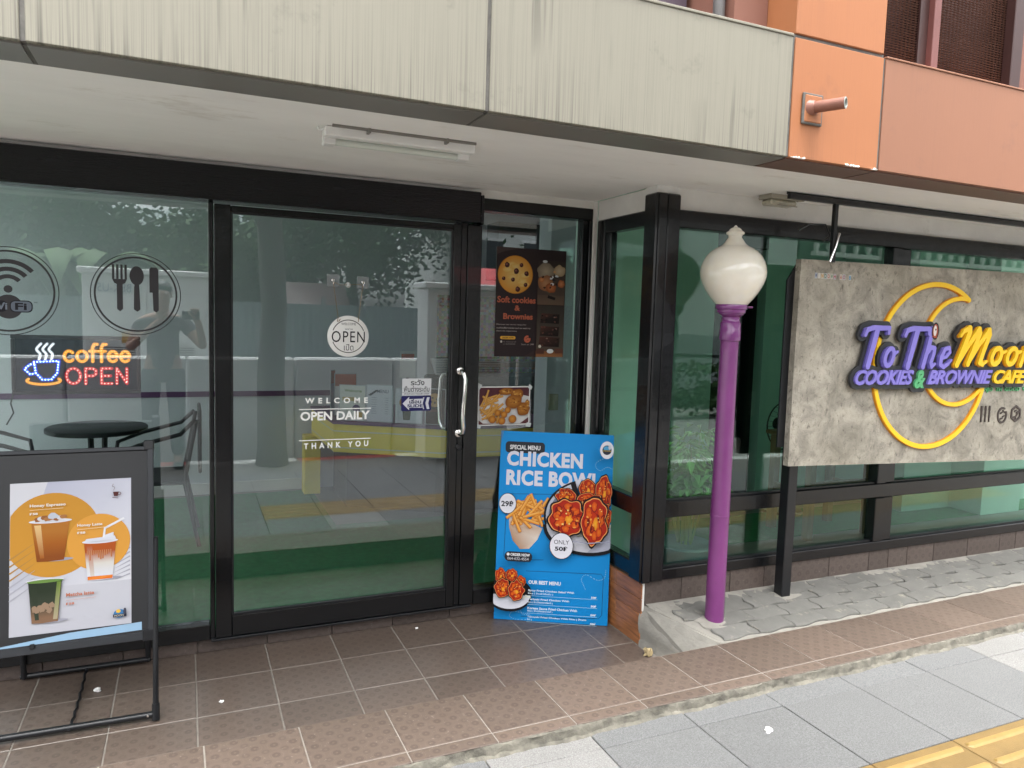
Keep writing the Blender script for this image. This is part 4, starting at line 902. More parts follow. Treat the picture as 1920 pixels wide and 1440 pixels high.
for i, (a_, b_, wd) in enumerate((('Spicy Fried Chicken Salad With', 'Rice ( ข้าวยำไก่แซ่บ )', .70), ('Teriyaki Fried Chicken With', 'Rice ( ข้าวไก่ซอสเทอริยากิ )', .66), ('Korean Sauce Fried Chicken With', 'Rice ( ข้าวไก่ซอสเกาหลี )', .73), ('Takoyaki Fried Chicken With Rice ( ข้าวทา', 'โกะ )', .81))):
    y = (.178-.0445*i)*Hb; A.text(a_, .305*Wb, wd*Wb, y, y+.012, 'dff0fb', offset=.03); A.text(b_, .305*Wb, (.52 if i < 3 else .345)*Wb, y-.014, y-.002, 'dff0fb', offset=.02)
    A.text('50฿', .845*Wb, .893*Wb, y-.016, y-.005, 'eaf5fc', offset=.04)
    if i < 4: A.line([U(.30, .158-.0445*i), U(.90, .158-.0445*i)], .0016, 'b7def5')
# round shop badge top right
A.ell(*U(.935, .925), .034, .044, 'eeeef6'); A.ell(*U(.935, .925), .023, .024, '2b2f45', n=20); A.ell(*U(.935, .932), .018, .013, '57a9dd', n=16); A.rect(.90*Wb, .972*Wb, .916*Hb, .926*Hb, '1d2030'); A.text('MOON', .905*Wb, .968*Wb, .917*Hb, .925*Hb, 'f4d36a'); A.ell(*U(.958, .94), .007, .012, 'd8d8e2', n=12)
A.make('printed_face', BP)

# ------------------------------------------------------------------ A-frame board
AF = thing('a_frame_board', 'black folding pavement board with an iced coffee poster in front of the side window', 'sign stand', (-.38, 2.98, 0))
tb = math.atan2(.24, 1.03)
P0 = Vector((0, 2.985-2.98, 0)); up_ = Vector((0, math.sin(.21), math.cos(.21)))
def leg(x0, x1, foot, top, r): return MB().tube([Vector((x0, foot.y, foot.z)), Vector((x1, top.y, top.z))], r, 12)
part('front_leg', MB().tube([(.262, -.012, .02), (.262, .125, .665)], .0105, 12).tube([(.262, -.013, .006), (.262, .0, .065)], .014, 12), dark_steel, AF)
part('front_leg', MB().tube([(-.285, -.012, .02), (-.285, .125, .665)], .0105, 12), dark_steel, AF)
part('hinge_plate', MB().bbox(.243, .272, .118, .138, .648, .672, .003), dark_steel, AF)
part('front_bar', MB().tube([(-.285, .01, .022), (.262, -.004, .024)], .0125, 12), dark_steel, AF)
part('rivet', MB().lathe([(.0045, 0), (.004, .002)], (.235, -.017, .028), 12, ax='y'), chrome, AF)
part('rear_leg', MB().tube([(.215, .50, .015), (.218, .27, .95)], .011, 12), dark_steel, AF)
part('rear_leg', MB().tube([(-.245, .50, .015), (-.243, .27, .95)], .011, 12), dark_steel, AF)
part('rear_bar', MB().tube([(-.26, .505, .02), (.222, .495, .024)], .0115, 12), dark_steel, AF)
part('chain', MB().tube([(-.02+.003*math.sin(k*2.1), .50-.0255*k+.003*math.cos(k*2.1), .022-.012*math.sin(PI*k/20)) for k in range(21)], .0055, 6), dark_steel, AF)
BDp = put('panel', None, AF, (0, .055, .30), (RX-.0, 0, 0)); BDp.rotation_euler = (RX-.16, 0, 0)
bw = .252
BDo = part('panel', MB().bbox(-.27, bw, 0, .70, -.016, 0, .003), chalk_m, AF, (0, .055, .315), (RX-.17, 0, 0)); bpy.data.objects.remove(BDp)
part('frame_rim', MB().bbox(-.272, -.258, 0, .71, -.02, .006, .002).bbox(bw-.016, bw+.006, -.02, .735, -.022, .008, .003).bbox(-.257, bw-.0165, .700, .715, -.02, .006, .002).bbox(-.257, bw-.0165, -.018, .012, -.02, .005, .002), alu_m, BDo)
for q in ((bw-.028, .700, .738), (bw-.034, -.024, .02)): part('corner_cap', MB().bbox(q[0], bw+.008, q[1], q[2], -.024, .010, .004), dark_steel, BDo)
A = Art(); A.poly([(-.256, .013), (.215, .020), (.215, .050), (-.02, .042), (-.256, .018)], '9fc3e0'); A.make('peeling_film', BDo, (0, 0, .0005))
part('hook', MB().bbox(-.145, -.130, .002, .02, .005, .014, .002), dark_steel, BDo)
A = Art(); A.z = .0004; x0, x1, y0, y1 = -.210, .180, .050, .596; pw, ph = x1-x0, y1-y0
V = lambda x, y: (x0+x*pw, y0+y*ph)
A.rect(x0, x1, y0, y1, 'c6c7d0', 'dcdde4'); A.poly([V(.0, .3), V(1, .3), V(1, 1), V(.3, 1)], 'd5d6de', ['c4c6d2', 'e3e4ea', 'd2d4e2', 'bfc2d6'])
def clipc(cx, cy, r, c, c2):
    A.poly([(min(x1-.001, max(x0+.001, x0+cx*pw+r*math.cos(2*PI*k/48))), y0+cy*ph+r*math.sin(2*PI*k/48)) for k in range(48)], c)
clipc(.345, .645, .153, 'd09536', 0); 
for k in range(7):      # pale leaf shadows printed on the poster
    A.line([V(.0, .50-.045*k), V(.20, .60-.045*k)], [.006, .001], 'b58a4a' if k < 4 else 'b4b5bf'); A.line([V(.99, .52-.03*k), V(.86, .46-.025*k)], [.006, .001], 'b2b3be')
clipc(.725, .575, .104, 'e2a244', 0)
def cup(cx, yb, yt, wb, wt, top, mid, bot, base=None):
    L = lambda q: wb+(wt-wb)*q; ys = [0, .12, .45, .75, 1]; cs = [bot, bot, mid, top, top]
    A.ell(*V(cx+.06, yb+.005), .05, .006, 'a9aab6', 'a0a1ae', n=20)
    for i in range(4):
        a, b = ys[i], ys[i+1]; ya, yb_ = yb+(yt-yb)*a, yb+(yt-yb)*b
        A.poly([V(cx-L(a), ya), V(cx-L(a)*.2, ya-.004), V(cx+L(a), ya), V(cx+L(b), yb_), V(cx-L(b)*.2, yb_), V(cx-L(b), yb_)], 'ffffff', [cs[i], cs[i], cs[i], cs[i+1], cs[i+1], cs[i+1]])
    A.poly([V(cx-wb*.75, yb+.02), V(cx-wb*.45, yb+.02), V(cx-wt*.5, yt-.02), V(cx-wt*.85, yt-.02)], 'ffffff', [mid, mid, 'e8c48a' if base else top, 'e8c48a' if base else top])
    A.ell(*V(cx, yt+.004), wt*1.13*pw, .008, 'e8e8ee', 'c9cbd6', n=24)
cup(.325, .475, .735, .11, .155, 'b5742c', 'a8601c', '8f4c18', 1)
for i in range(9): A.ell(*V(.22+.026*i, .752+.006*(i % 3)), .011, .008, random.choice(['b07a4a', 'd8d8de', '9a6238']), wob=.3, seed=i, n=9)
A.ell(*V(.345, .772), .016, .012, 'c6ccd8', wob=.3, seed=3, n=10)
A.line([V(.765, .60), V(.775, .665), V(.94, .725)], .008, 'f1f1f5')
cup(.735, .320, .575, .105, .135, 'b5561c', 'dcd8d0', 'dfe3ec'); A.poly([V(.632, .322), V(.838, .322), V(.842, .345), V(.629, .345)], 'e0782a', ['f08a30', 'e0641e', 'ef8f3c', 'e07020'])
for i in range(12): A.line([V(.63+.018*i, .52), V(.632+.018*i, .50-.05*random.random())], .005, 'b5561c', 'd09a70')
A.poly([V(.60, .578), V(.87, .588), V(.86, .61), V(.62, .60)], 'dfe2ee'); A.poly([V(.76, .60), V(.85, .605), V(.85, .635), V(.78, .62)], 'e4e6f0')
cup(.285, .075, .345, .105, .135, '2a3524', '3a4234', '8a6a52'); A.poly([V(.35, .09), V(.385, .09), V(.415, .335), V(.38, .335)], '8a9a50', ['b5a88a', 'b5a88a', '6f8a34', '5f7d30']); A.ell(*V(.285, .345), .058, .006, '6f9148', n=20)
for i in range(8): A.ell(*V(.20+.02*i, .14+.05*random.random()), .009, .011, 'a0866e', wob=.3, seed=i, n=9)
A.text('Honey Espresso', *[q for q in (x0+.16*pw, x0+.45*pw)], y0+.832*ph, y0+.857*ph, 'f2ece2', offset=.03); A.line([V(.16, .818), V(.43, .822)], .0016, 'f2d8b0'); A.text('฿58', x0+.16*pw, x0+.225*pw, y0+.785*ph, y0+.802*ph, 'f2ece2', offset=.04)
A.text('Honey Latte', x0+.545*pw, x0+.755*pw, y0+.682*ph, y0+.706*ph, 'f2ece2', offset=.03); A.line([V(.545, .668), V(.80, .674)], .0016, 'f2d8b0'); A.text('฿58', x0+.545*pw, x0+.612*pw, y0+.638*ph, y0+.655*ph, 'f2ece2', offset=.04)
A.text('Matcha latte', x0+.455*pw, x0+.685*pw, y0+.228*ph, y0+.252*ph, 'c97a5c', offset=.03); A.line([V(.455, .205), V(.70, .208)], .0012, 'd9a08c'); A.text('฿58', x0+.455*pw, x0+.522*pw, y0+.172*ph, y0+.190*ph, 'c97a5c', offset=.04)
A.line(curve([V(.85, .965), V(.84, .95), V(.86, .94), V(.85, .92)]), .0015, '8a7a78'); A.poly([V(.855, .88), V(.885, .88), V(.895, .91), V(.845, .91)], '5a2e2c'); A.line([V(.84, .872), V(.89, .866)], .002, '5a2e2c'); A.ring(*V(.90, .897), .006, .006, .0018, '5a2e2c')
A.ell(*V(.90, .078), .020, .016, '3f7fb5', n=20); A.rect(*[x0+.845*pw, x0+.96*pw], y0+.055*ph, y0+.075*ph, '2a2a3a'); A.text('MOON', x0+.855*pw, x0+.935*pw, y0+.058*ph, y0+.072*ph, 'e9e3d0'); A.ell(*V(.945, .09), .006, .012, '4a4a58', wob=.3, n=12); A.ell(*V(.89, .095), .008, .007, 'efc04a', n=12)
A.make('drinks_poster', BDo)

# ------------------------------------------------------------------ prints on the glass
def flat(name, label, cat, x, y, z): return thing(name, label, cat, (x, y, z), (RX, 0, 0))
t = flat('cookie_poster', 'dark brown poster for cookies and brownies stuck high on the glass right of the door', 'poster', 1.446, 3.5185, 1.358)
Wc, Hc = .398, .560; part('sheet', MB().box(0, Wc, 0, Hc, -.0012, 0), foam_edge, t)
A = Art(); A.z = .0002; A.rect(0, Wc, 0, Hc, '33282a'); A.poly([(0, Hc), (0, Hc*.93), (Wc*.12, Hc*.965), (Wc*.35, Hc)], '4a3d3c'); A.poly([(Wc*.42, 0), (Wc*.6, .07*Hc), (Wc*.6, 0)], '40302e')
cxk, cyk = .268*Wc, .755*Hc; A.ell(cxk, cyk, .099, .098, 'c07a2c', n=40); A.ell(cxk, cyk, .096, .095, 'e29a3a', 'f3cf80', wob=.015, n=40)
for i in range(7): A.ell(cxk+.05*math.cos(i*2.2), cyk+.05*math.sin(i*1.7), .03, .016, 'edbb62', 'f4d58c', wob=.3, seed=i, n=16)
for dx, dy, q in ((-.048, .048, .014), (.032, .05, .011), (.004, .018, .015), (.062, .008, .013), (-.066, -.022, .010), (-.014, -.026, .011), (.058, -.05, .011), (.014, -.074, .014)): A.ell(cxk+dx, cyk+dy, q, q, '4a2220', wob=.15, seed=int(q*1e4), n=14); A.ell(cxk+dx-.003, cyk+dy+.003, q*.4, q*.35, '8d5a54', n=8)
A.text('Soft cookies', .02*Wc, .565*Wc, .495*Hc, .555*Hc, 'c26a50', offset=.03); A.text('&', .265*Wc, .345*Wc, .425*Hc, .475*Hc, 'c26a50', offset=.03); A.text('Brownies', .11*Wc, .53*Wc, .345*Hc, .400*Hc, 'c26a50', offset=.03)
for i, s_ in enumerate(('Discover our secret recipe for', 'cookies&brownies and we want to', 'share the experience.')): A.text(s_, .02*Wc, (.44, .50, .31)[i]*Wc, (.288-.03*i)*Hc, (.303-.03*i)*Hc, 'cbbfba')
A.rrect(.075*Wc, .29*Wc, .160*Hc, .190*Hc, .008, 'e6ac42'); A.text('ORDER NOW', .10*Wc, .265*Wc, .168*Hc, .182*Hc, '3a2a22', offset=.02); A.ell(.09*Wc, .138*Hc, .006, .006, 'cfc8c4', n=12); A.text('IG:  tothemoon.cafe', .12*Wc, .30*Wc, .132*Hc, .144*Hc, '9c918d'); A.text('or 0640000000', .12*Wc, .29*Wc, .112*Hc, .122*Hc, '9c918d')
A.ell(.46*Wc, .165*Hc, .019, .019, 'c8694f', n=20); A.ell(.49*Wc, .185*Hc, .007, .007, '33282a', n=10)
for dx, dy in ((-.006, .004), (.004, -.006), (.0, .008)): A.ell(.46*Wc+dx, .165*Hc+dy, .003, .003, '6a2e24', n=8)
A.text('Start at 29฿', .375*Wc, .555*Wc, .108*Hc, .124*Hc, 'b8aaa5')
# two food photographs down the right side of the poster
xa, xb = .585*Wc, .985*Wc; A.rect(xa, xb, .49*Hc, .90*Hc, '57483e', '3a302c'); A.rect(xa, xb, .49*Hc, .58*Hc, '6d5647', '5a4a40')
for i, (x, y, r, c1, c2) in enumerate(((.70, .80, .050, '7d6f60', 'b0a18a'), (.90, .81, .034, 'a58c6c', 'cdb89a'), (.70, .69, .046, '8a5a3c', 'c08a60'), (.93, .69, .0215, '9a5230', 'd08858'), (.78, .65, .030, '8d4a28', 'c87a4c'), (.64, .72, .014, 'b0673c', 'd8945c'))): A.ell(x*Wc, y*Hc, r, r*.9, c1, c2, wob=.16, seed=i+3, n=22)
for i in range(9): A.ell((.78+.10*random.random())*Wc, (.66+.14*random.random())*Hc, .010, .006, random.choice(['d6d9df', '2a2224', 'e9eaee']), wob=.4, seed=i, n=8)
for i in range(7): A.ell((.64+.2*random.random())*Wc, (.63+.18*random.random())*Hc, .007, .006, random.choice(['4a2c20', 'd89c6a', '5a3426']), wob=.4, seed=i, n=8)
A.poly([(.73*Wc, .555*Hc), (.84*Wc, .535*Hc), (.85*Wc, .56*Hc), (.74*Wc, .58*Hc)], '241c1c'); A.ell(.68*Wc, .89*Hc, .014, .007, 'cfd2d6', n=12)
A.rect(xa, xb, .0, .485*Hc, '5d5046', '3b342f'); A.rect(xa, xb, .0, .055*Hc, '9a6844', '8a5a3a')
for (y, wd, c1) in ((.145, .062, '3a2622'), (.245, .056, '2e201e'), (.365, .056, '231a1a')):
    A.poly([(.775*Wc-wd, (y-.045)*Hc), (.775*Wc+wd*.95, (y-.05)*Hc), (.775*Wc+wd, (y+.04)*Hc), (.775*Wc-wd*.9, (y+.045)*Hc)], c1, [c1, '1c1413', c1, '5a352c'])
    for i in range(10): A.ell(.775*Wc+wd*random.uniform(-.9, .9), (y+random.uniform(-.035, .04))*Hc, .006, .004, random.choice(['6d4438', '4a2f2a', '150f10', '8a6a60']), wob=.4, seed=i, n=8)
A.ell(.79*Wc, .055*Hc, .020, .012, 'e6e8ea', n=10); A.ell(.635*Wc, .10*Hc, .009, .009, 'dcd2c0', n=6); A.rect(xa, .70*Wc, .03*Hc, .075*Hc, '5a3a30'); A.rect(.86*Wc, xb, .035*Hc, .08*Hc, '6a4438')
A.make('printed_face', t)
t = flat('fried_food_photo', 'taped landscape photo of chips and fried chicken on the glass beside the door handle', 'photo', 1.364, 3.5185, .999)
Wf, Hf = .294, .204; part('sheet', MB().box(0, Wf, 0, Hf, -.001, 0), foam_edge, t)
A = Art(); A.z = .0002; A.rect(0, Wf, 0, Hf, 'f2f0ee'); A.rect(.006, Wf-.006, .006, Hf-.006, '6a3f42', '5a3038')
A.poly([(.006, .03), (.03, .012), (.12, .007), (.24, .008), (.288, .04), (.288, .15), (.20, .17), (.06, .15), (.006, .10)], 'e4e2e0', ['c9c5c4', 'e8e6e4', 'f0eeec', 'e6e4e2', 'd5d2d0', 'dedbd8', 'd0ccca', 'e0dddb', 'd6d3d0'])
rg = random.Random(9)
for i in range(34):
    x, y, a, L = rg.uniform(.03, .12), rg.uniform(.045, .16), rg.uniform(.2, 1.3), rg.uniform(.025, .04); a = a if rg.random() < .8 else -a
    p_, q_ = (max(.009, x-L*math.cos(a)), y-L*math.sin(a)), (x+L*math.cos(a), min(Hf-.009, y+L*math.sin(a))); p_ = (p_[0], max(.012, p_[1])); A.line([p_, q_], .0115, 'a8662a', 'b87a35'); A.line([p_, q_], .008, 'e8b968', 'd89a48')
for i, (x, y, rx, ry) in enumerate(((.155, .178, .045, .018), (.215, .165, .035, .026), (.195, .125, .048, .036), (.25, .085, .036, .036), (.272, .115, .013, .02))):
    A.ell(x, y, rx, ry, '8f5220', 'c98a3c', wob=.12, seed=i, n=24)
    for k in range(14): A.ell(x+rx*.75*math.cos(k*2.4)*rg.random(), y+ry*.75*math.sin(k*2.4)*rg.random(), .006, .004, rg.choice(['e0a856', 'a86828', 'c68438', '8a4e1e']), wob=.4, seed=k, n=8)
for i, (x, y, r) in enumerate(((.105, .068, .017), (.140, .058, .018), (.160, .082, .017), (.075, .034, .020), (.128, .026, .020), (.188, .034, .022))): A.ell(x, y, r*1.04, r, '8a4c1c', n=18); A.ell(x-.001, y+.001, r*.95, r*.92, 'a8641f', 'dc9a44', n=18, wob=.05, seed=i)
A.make('printed_face', t)
part('tape', MB().prism([(-.012, -.008), (.016, -.014), (.02, .004), (-.006, .012)], .001, .0015).prism([(.272, -.01), (.30, -.014), (.306, .006), (.28, .012)], .001, .0015).prism([(-.01, .19), (.006, .186), (.022, .212), (.0, .222)], .001, .0015).prism([(.28, .196), (.298, .184), (.306, .20), (.288, .216)], .001, .0015), plastic_clear, t)
t = flat('step_warning_sticker', 'white Thai warning sticker for the step, on the door glass above the slide sticker', 'sticker', .954, 3.4815, 1.166)
A = Art(); A.rect(0, .147, .0, .083, 'eceff2'); A.text('ระวัง', .043, .112, .050, .078, '30303a', offset=.02); A.text('พื้นต่างระดับ', .009, .138, .018, .047, '30303a', offset=.015); A.line([(.001, .0155), (.146, .0155)], .0012, '505060'); A.text('WATCH YOUR STEP', .010, .137, .004, .0115, '3a3a48', offset=.01); A.make('sticker_face', t)
t = flat('slide_sticker', 'navy blue slide sticker with a white arrow, on the door glass left of the handle', 'sticker', .951, 3.4815, 1.090)
A = Art(); A.rrect(0, .151, 0, .074, .007, '2a2b66'); A.poly([(.006, .037), (.040, .070), (.038, .058), (.112, .060), (.108, .066), (.116, .066), (.116, .008), (.108, .008), (.112, .015), (.038, .016), (.040, .004)], 'eceef6')
for dx in (.0, .0135): A.poly([(.116+dx, .066), (.126+dx, .066), (.118+dx, .037), (.126+dx, .008), (.116+dx, .008), (.108+dx, .037)], 'eceef6' if dx else '2a2b66')
A.poly([(.134, .066), (.143, .066), (.136, .037), (.143, .008), (.134, .008), (.126, .037)], 'eceef6')
A.text('เลื่อน', .040, .100, .036, .058, '2a2b55', offset=.03); A.text('SLIDE', .030, .108, .018, .033, '2a2b66', offset=.035); A.make('sticker_face', t)
t = flat('welcome_lettering', 'white vinyl opening words with three rules low on the door glass', 'lettering', .47, 3.4818, .93)
mb = MB(); slope_ = .0
def ruled(s_, x0, x1, y0, y1, dy, **k):
    v, f = fit_text(s_, x0, x1, y0, y1, **k); v[:, 1] += dy*(v[:, 0]-x0)/(x1-x0); v[:, 2] = 0; return MB().add(v, f)
part('word_welcome', ruled('WELCOME', .026, .318, .205, .232, -.002, space=1.9, offset=.03), vinyl_white, t)
part('word_open_daily', ruled('OPEN DAILY', .006, .328, .125, .167, .0, offset=.03), vinyl_white, t)
part('word_thank_you', ruled('THANK YOU', .022, .322, -.008, .020, .003, space=1.9, offset=.03), vinyl_white, t)
for y in (.178, .033): part('rule_line', MB().box(0, .333, y-.002, y+.002, 0, .0004), vinyl_white, t)
# dark round decals on the side light
t = flat('cutlery_decal', 'round black fork spoon and knife decal on the side window', 'decal', -.194, 3.5205, 1.608)
A = MB()
def dring(r, w_):
    vs = []
    for k in range(61):
        g = 2*PI*k/60; vs += [(r*math.cos(g), r*math.sin(g), 0), ((r-w_)*math.cos(g), (r-w_)*math.sin(g), 0)]
    return vs, [(2*k, 2*k+2, 2*k+3, 2*k+1) for k in range(60)]
part('outer_ring', MB().add(*dring(.172, .0035)).add(*dring(.158, .0075)), vinyl_black, t)
fk = MB(); x = -.062
for k in range(4): fk.sheet([(x-.028+.0155*k, .062, 0), (x-.028+.0155*k+.0085, .062, 0), (x-.028+.0155*k+.0085, .122, 0), (x-.028+.0155*k, .122, 0)])
fk.sheet([(x-.028, .0618, 0), (x-.020, .045, 0), (x-.011, .0405, 0), (x-.011, -.063, 0), (x, -.073, 0), (x+.011, -.063, 0), (x+.011, .0405, 0), (x+.020, .045, 0), (x+.027, .0618, 0)][::1])
part('fork', fk, vinyl_black, t)
part('spoon', MB().sheet([(.002+.027*math.cos(g), .078+.040*math.sin(g), 0) for g in [-1.25+(2.5+PI)*k/24 for k in range(25)]]+[(-.0085, .03, 0), (-.0105, -.063, 0), (.003, -.073, 0), (.0145, -.063, 0), (.0115, .03, 0)]), vinyl_black, t)
part('knife', MB().sheet([(.050, .108, 0), (.056, .116, 0), (.078, .116, 0), (.085, .106, 0), (.085, -.065, 0), (.075, -.074, 0), (.064, -.066, 0), (.062, .010, 0), (.050, .010, 0)][::-1]), vinyl_black, t)
t = flat('wifi_decal', 'round black wireless internet decal cut by the left edge, on the side window', 'decal', -.650, 3.5205, 1.603)
part('outer_ring', MB().add(*dring(.176, .0035)).add(*dring(.162, .0075)), vinyl_black, t)
wf = MB()
for r, w_ in ((.118, .017), (.088, .017), (.058, .016)):
    vs = []
    for k in range(25):
        g = PI/2-.86+1.72*k/24; vs += [(r*math.cos(g), .008+r*math.sin(g), 0), ((r-w_)*math.cos(g), .008+(r-w_)*math.sin(g), 0)]
    wf.add(vs, [(2*k, 2*k+2, 2*k+3, 2*k+1) for k in range(24)])
wf.sheet([(.015*math.cos(2*PI*k/20), .008+.015*math.sin(2*PI*k/20), 0) for k in range(20)]); part('wave_arcs', wf, vinyl_black, t)
bz = MB(); bz.sheet([(.048*math.cos(2*PI*k/30), -.062+.048*math.sin(2*PI*k/30), .0) for k in range(30)]); part('badge', bz, vinyl_black, t)
A = Art(); A.z = .0003; A.rrect(-.085, -.004, -.083, -.038, .018, '23232b'); A.rrect(.004, .082, -.084, -.036, .018, '23232b'); A.rrect(.008, .078, -.080, -.040, .015, '7d8796'); A.text('Fi', .022, .062, -.074, -.046, '23232b', offset=.03); A.text('Wi', -.060, -.004, -.074, -.046, '8d97a6', offset=.03); A.text('TM', .086, .098, -.046, -.040, '23232b'); A.make('badge_text', t)
# round open sign
t = flat('open_sign', 'round white welcome open sign hanging on string inside two suction hooks on the door', 'hanging sign', .690, 3.476, 1.449)
part('disc', MB().lathe([(.094, -.003), (.096, -.0015), (.096, .0015), (.094, .003)], n=48), white_pl, t)
A = Art(); A.z = .0034; A.ring(0, 0, .0775, .0775, .0035, '2a2a2e', PI*.115, PI*.885); A.ring(0, 0, .0775, .0775, .0035, '2a2a2e', PI*1.115, PI*1.885)
A.text('WELCOME', -.033, .035, .052, .063, '4a4a4e'); A.text("we're", -.016, .020, .030, .039, '4a4a4e'); A.text('OPEN', -.077, .077, -.028, .024, '2a2a2e', space=1.15); A.text('เปิด', -.020, .024, -.066, -.036, '4a4a4e'); A.make('printed_face', t)
part('string', MB().tube([(-.072, .252, .004), (-.048, .086, .004)], .0014, 6).tube([(.066, .246, .004), (.046, .084, .004)], .0014, 6).tube([(-.072, .250, .003), (-.04, .236, .003), (.06, .243, .003)], .0012, 6).tube([(-.048, .086, .004), (-.052, .066, .005), (-.044, .07, .005), (-.038, .080, .005)], .0018, 6).tube([(.046, .084, .004), (.046, .068, .005)], .0018, 6), M('jute_string', (.30, .22, .12), .9), t)
for i, (x, y) in enumerate(((-.072, .256), (.067, .252))):
    h = flat('adhesive_hook', ('left' if i == 0 else 'right')+' hand clear square hook stuck on the door glass holding the open sign string', 'hook', .690+x, 3.4815, 1.449+y)
    part('pad', MB().bbox(-.028, .028, -.028, .028, 0, .0015, .004), M('milky_clear_pad', (.24, .27, .28), .25), h)
    part('hook_pin', MB().lathe([(.009, .0015), (.008, .006), (.004, .007), (.004, .014)], n=16).tube([(0, 0, .012), (0, -.012, .014), (0, -.016, .020), (0, -.008, .024)], .003, 8), chrome, h)
h = flat('suction_cup', 'small round clear suction cup between the two square hooks on the door glass', 'suction cup', .688, 3.4815, 1.687)
part('cup', MB().lathe([(.013, 0), (.012, .003), (.006, .004), (.005, .008), (.007, .010), (.006, .012)], n=18), plastic_clear, h)

# ------------------------------------------------------------------ LED sign inside the side light
L = flat('led_sign', 'lit coffee open LED sign with a blue cup, hung inside the side window', 'LED sign', -.424, 3.60, 1.303)
part('panel', MB().box(-.225, .225, -.108, .108, -.012, -.006), M('dark_acrylic_panel', (.035, .033, .05), .2), L)
part('frame', MB().bbox(-.238, .238, .108, .124, -.016, .004, .003).bbox(-.238, .238, -.124, -.108, -.016, .004, .003).bbox(-.238, -.224, -.1075, .1075, -.016, .004, .003).bbox(.224, .238, -.1075, .1075, -.016, .004, .003), M('brown_scuffed_frame', (.06, .045, .05), .3, var=.5, scale=20, dirt=('b0aab0', 20, .66, .6)), L)
base_y, base_r = M('amber_channel', (.75, .45, .08), .4), M('red_channel', (.6, .05, .06), .4); base_b = M('blue_channel', (.04, .06, .6), .4)
def dots(pts, step, r, z):
    mb = MB(); acc = 0; out = []
    for i in range(len(pts)-1):
        a, b = Vector((*pts[i], 0)), Vector((*pts[i+1], 0)); l_ = (b-a).length; d = acc
        while d < l_: p_ = a.lerp(b, d/l_); out.append(p_); d += step
        acc = d-l_
    for p_ in out:
        vs = [(p_.x+r*math.cos(PI/3*k), p_.y+r*math.sin(PI/3*k), z) for k in range(6)]+[(p_.x, p_.y, z+r*.8)]; mb.add(vs, [(k, (k+1) % 6, 6) for k in range(6)])
    return mb
def lat(word, x0, x1, y0, y1):      # skeleton strokes of plain sans capitals and lower case
    SK = {'c': [ell(.26, .30, .22, .27, .75, 2*PI-.75)], 'o': [ell(.28, .30, .24, .27, 0, 2*PI, 20)], 'f': [[(.14, .03), (.14, .75), (.22, .93), (.36, .93)], [(.0, .57), (.32, .57)]], 'e': [[(.04, .32), (.48, .32)]+ell(.26, .30, .22, .27, .1, 2*PI-.7)[1:]],
          'O': [ell(.36, .5, .32, .46, 0, 2*PI, 24)], 'P': [[(.06, .03), (.06, .95), (.40, .95), (.54, .84), (.54, .62), (.40, .50), (.06, .50)]], 'E': [[(.54, .03), (.06, .03), (.06, .96), (.54, .96)], [(.06, .5), (.48, .5)]], 'N': [[(.06, .03), (.06, .96), (.54, .03), (.54, .96)]]}
    wd = {'c': .58, 'o': .64, 'f': .42, 'e': .60, 'O': .86, 'P': .74, 'E': .72, 'N': .66}; x = 0; st = []
    for ch in word:
        for s_ in SK[ch]: st.append([(x+p_[0], p_[1]) for p_ in s_])
        x += wd[ch]
    mx = max(p_[0] for s_ in st for p_ in s_); return [[(x0+p_[0]/mx*(x1-x0), y0+p_[1]*(y1-y0)) for p_ in s_] for s_ in st]
def neon(name, st, r, mat, dm, step, dr):
    F, xs_, ys_ = field(-.225, .225, -.11, .11, .0022, [(s_, r) for s_ in st]); part(name, loops_mesh(contour(F, xs_, ys_), .003), mat, L, (0, 0, -.0055))
    mb = MB()
    for s_ in st: q = dots(s_, step, dr, -.002); mb.add(q.v, q.f)
    part(name.replace('word', 'dots').replace('shape', 'dots'), mb, dm, L)
neon('word_coffee', lat('coffee', -.052, .196, .012, .094), .0065, led_y, emis('amber_led_dot', (1, .62, .12), .62), .0095, .0022)
neon('word_open', lat('OPEN', -.046, .184, -.082, -.012), .0066, emis('dim_red_led', (1, .03, .05), .2), led_hot, .0135, .0025)
cupst = [[(-.158, .012), (-.07, .016), (-.076, -.035), (-.098, -.062), (-.130, -.062), (-.152, -.035), (-.158, .012)], [(-.158, .004), (-.172, .002), (-.192, -.018), (-.172, -.040), (-.153, -.034)]]
neon('shape_cup', cupst, .0068, emis('dim_blue_led', (.02, .05, 1), .3), led_bhot, .0115, .0030)
neon('shape_saucer', [ell(-.125, -.066, .060, .016, PI*.86, PI*2.14, 24)], .0055, led_y, emis('amber_led_dot', (1, .62, .12), .62), .011, .002)
neon('shape_steam', [curve([(x+.0, .022), (x+.004, .045), (x-.008, .065), (x+.008, .088)], 6) for x in (-.140, -.118, -.096)], .0050, led_w, emis('white_led_dot', (1, 1, 1), .8), .008, .002)
part('power_cable', MB().tube(curve([Vector((-.232, -.11, -.01))[:2], (-.245, -.16), (-.236, -.2), (-.26, -.24)]) and [(-.232, -.11, -.01), (-.245, -.16, -.01), (-.236, -.2, -.012), (-.262, -.25, -.012)], .003, 6), dark_steel, L)

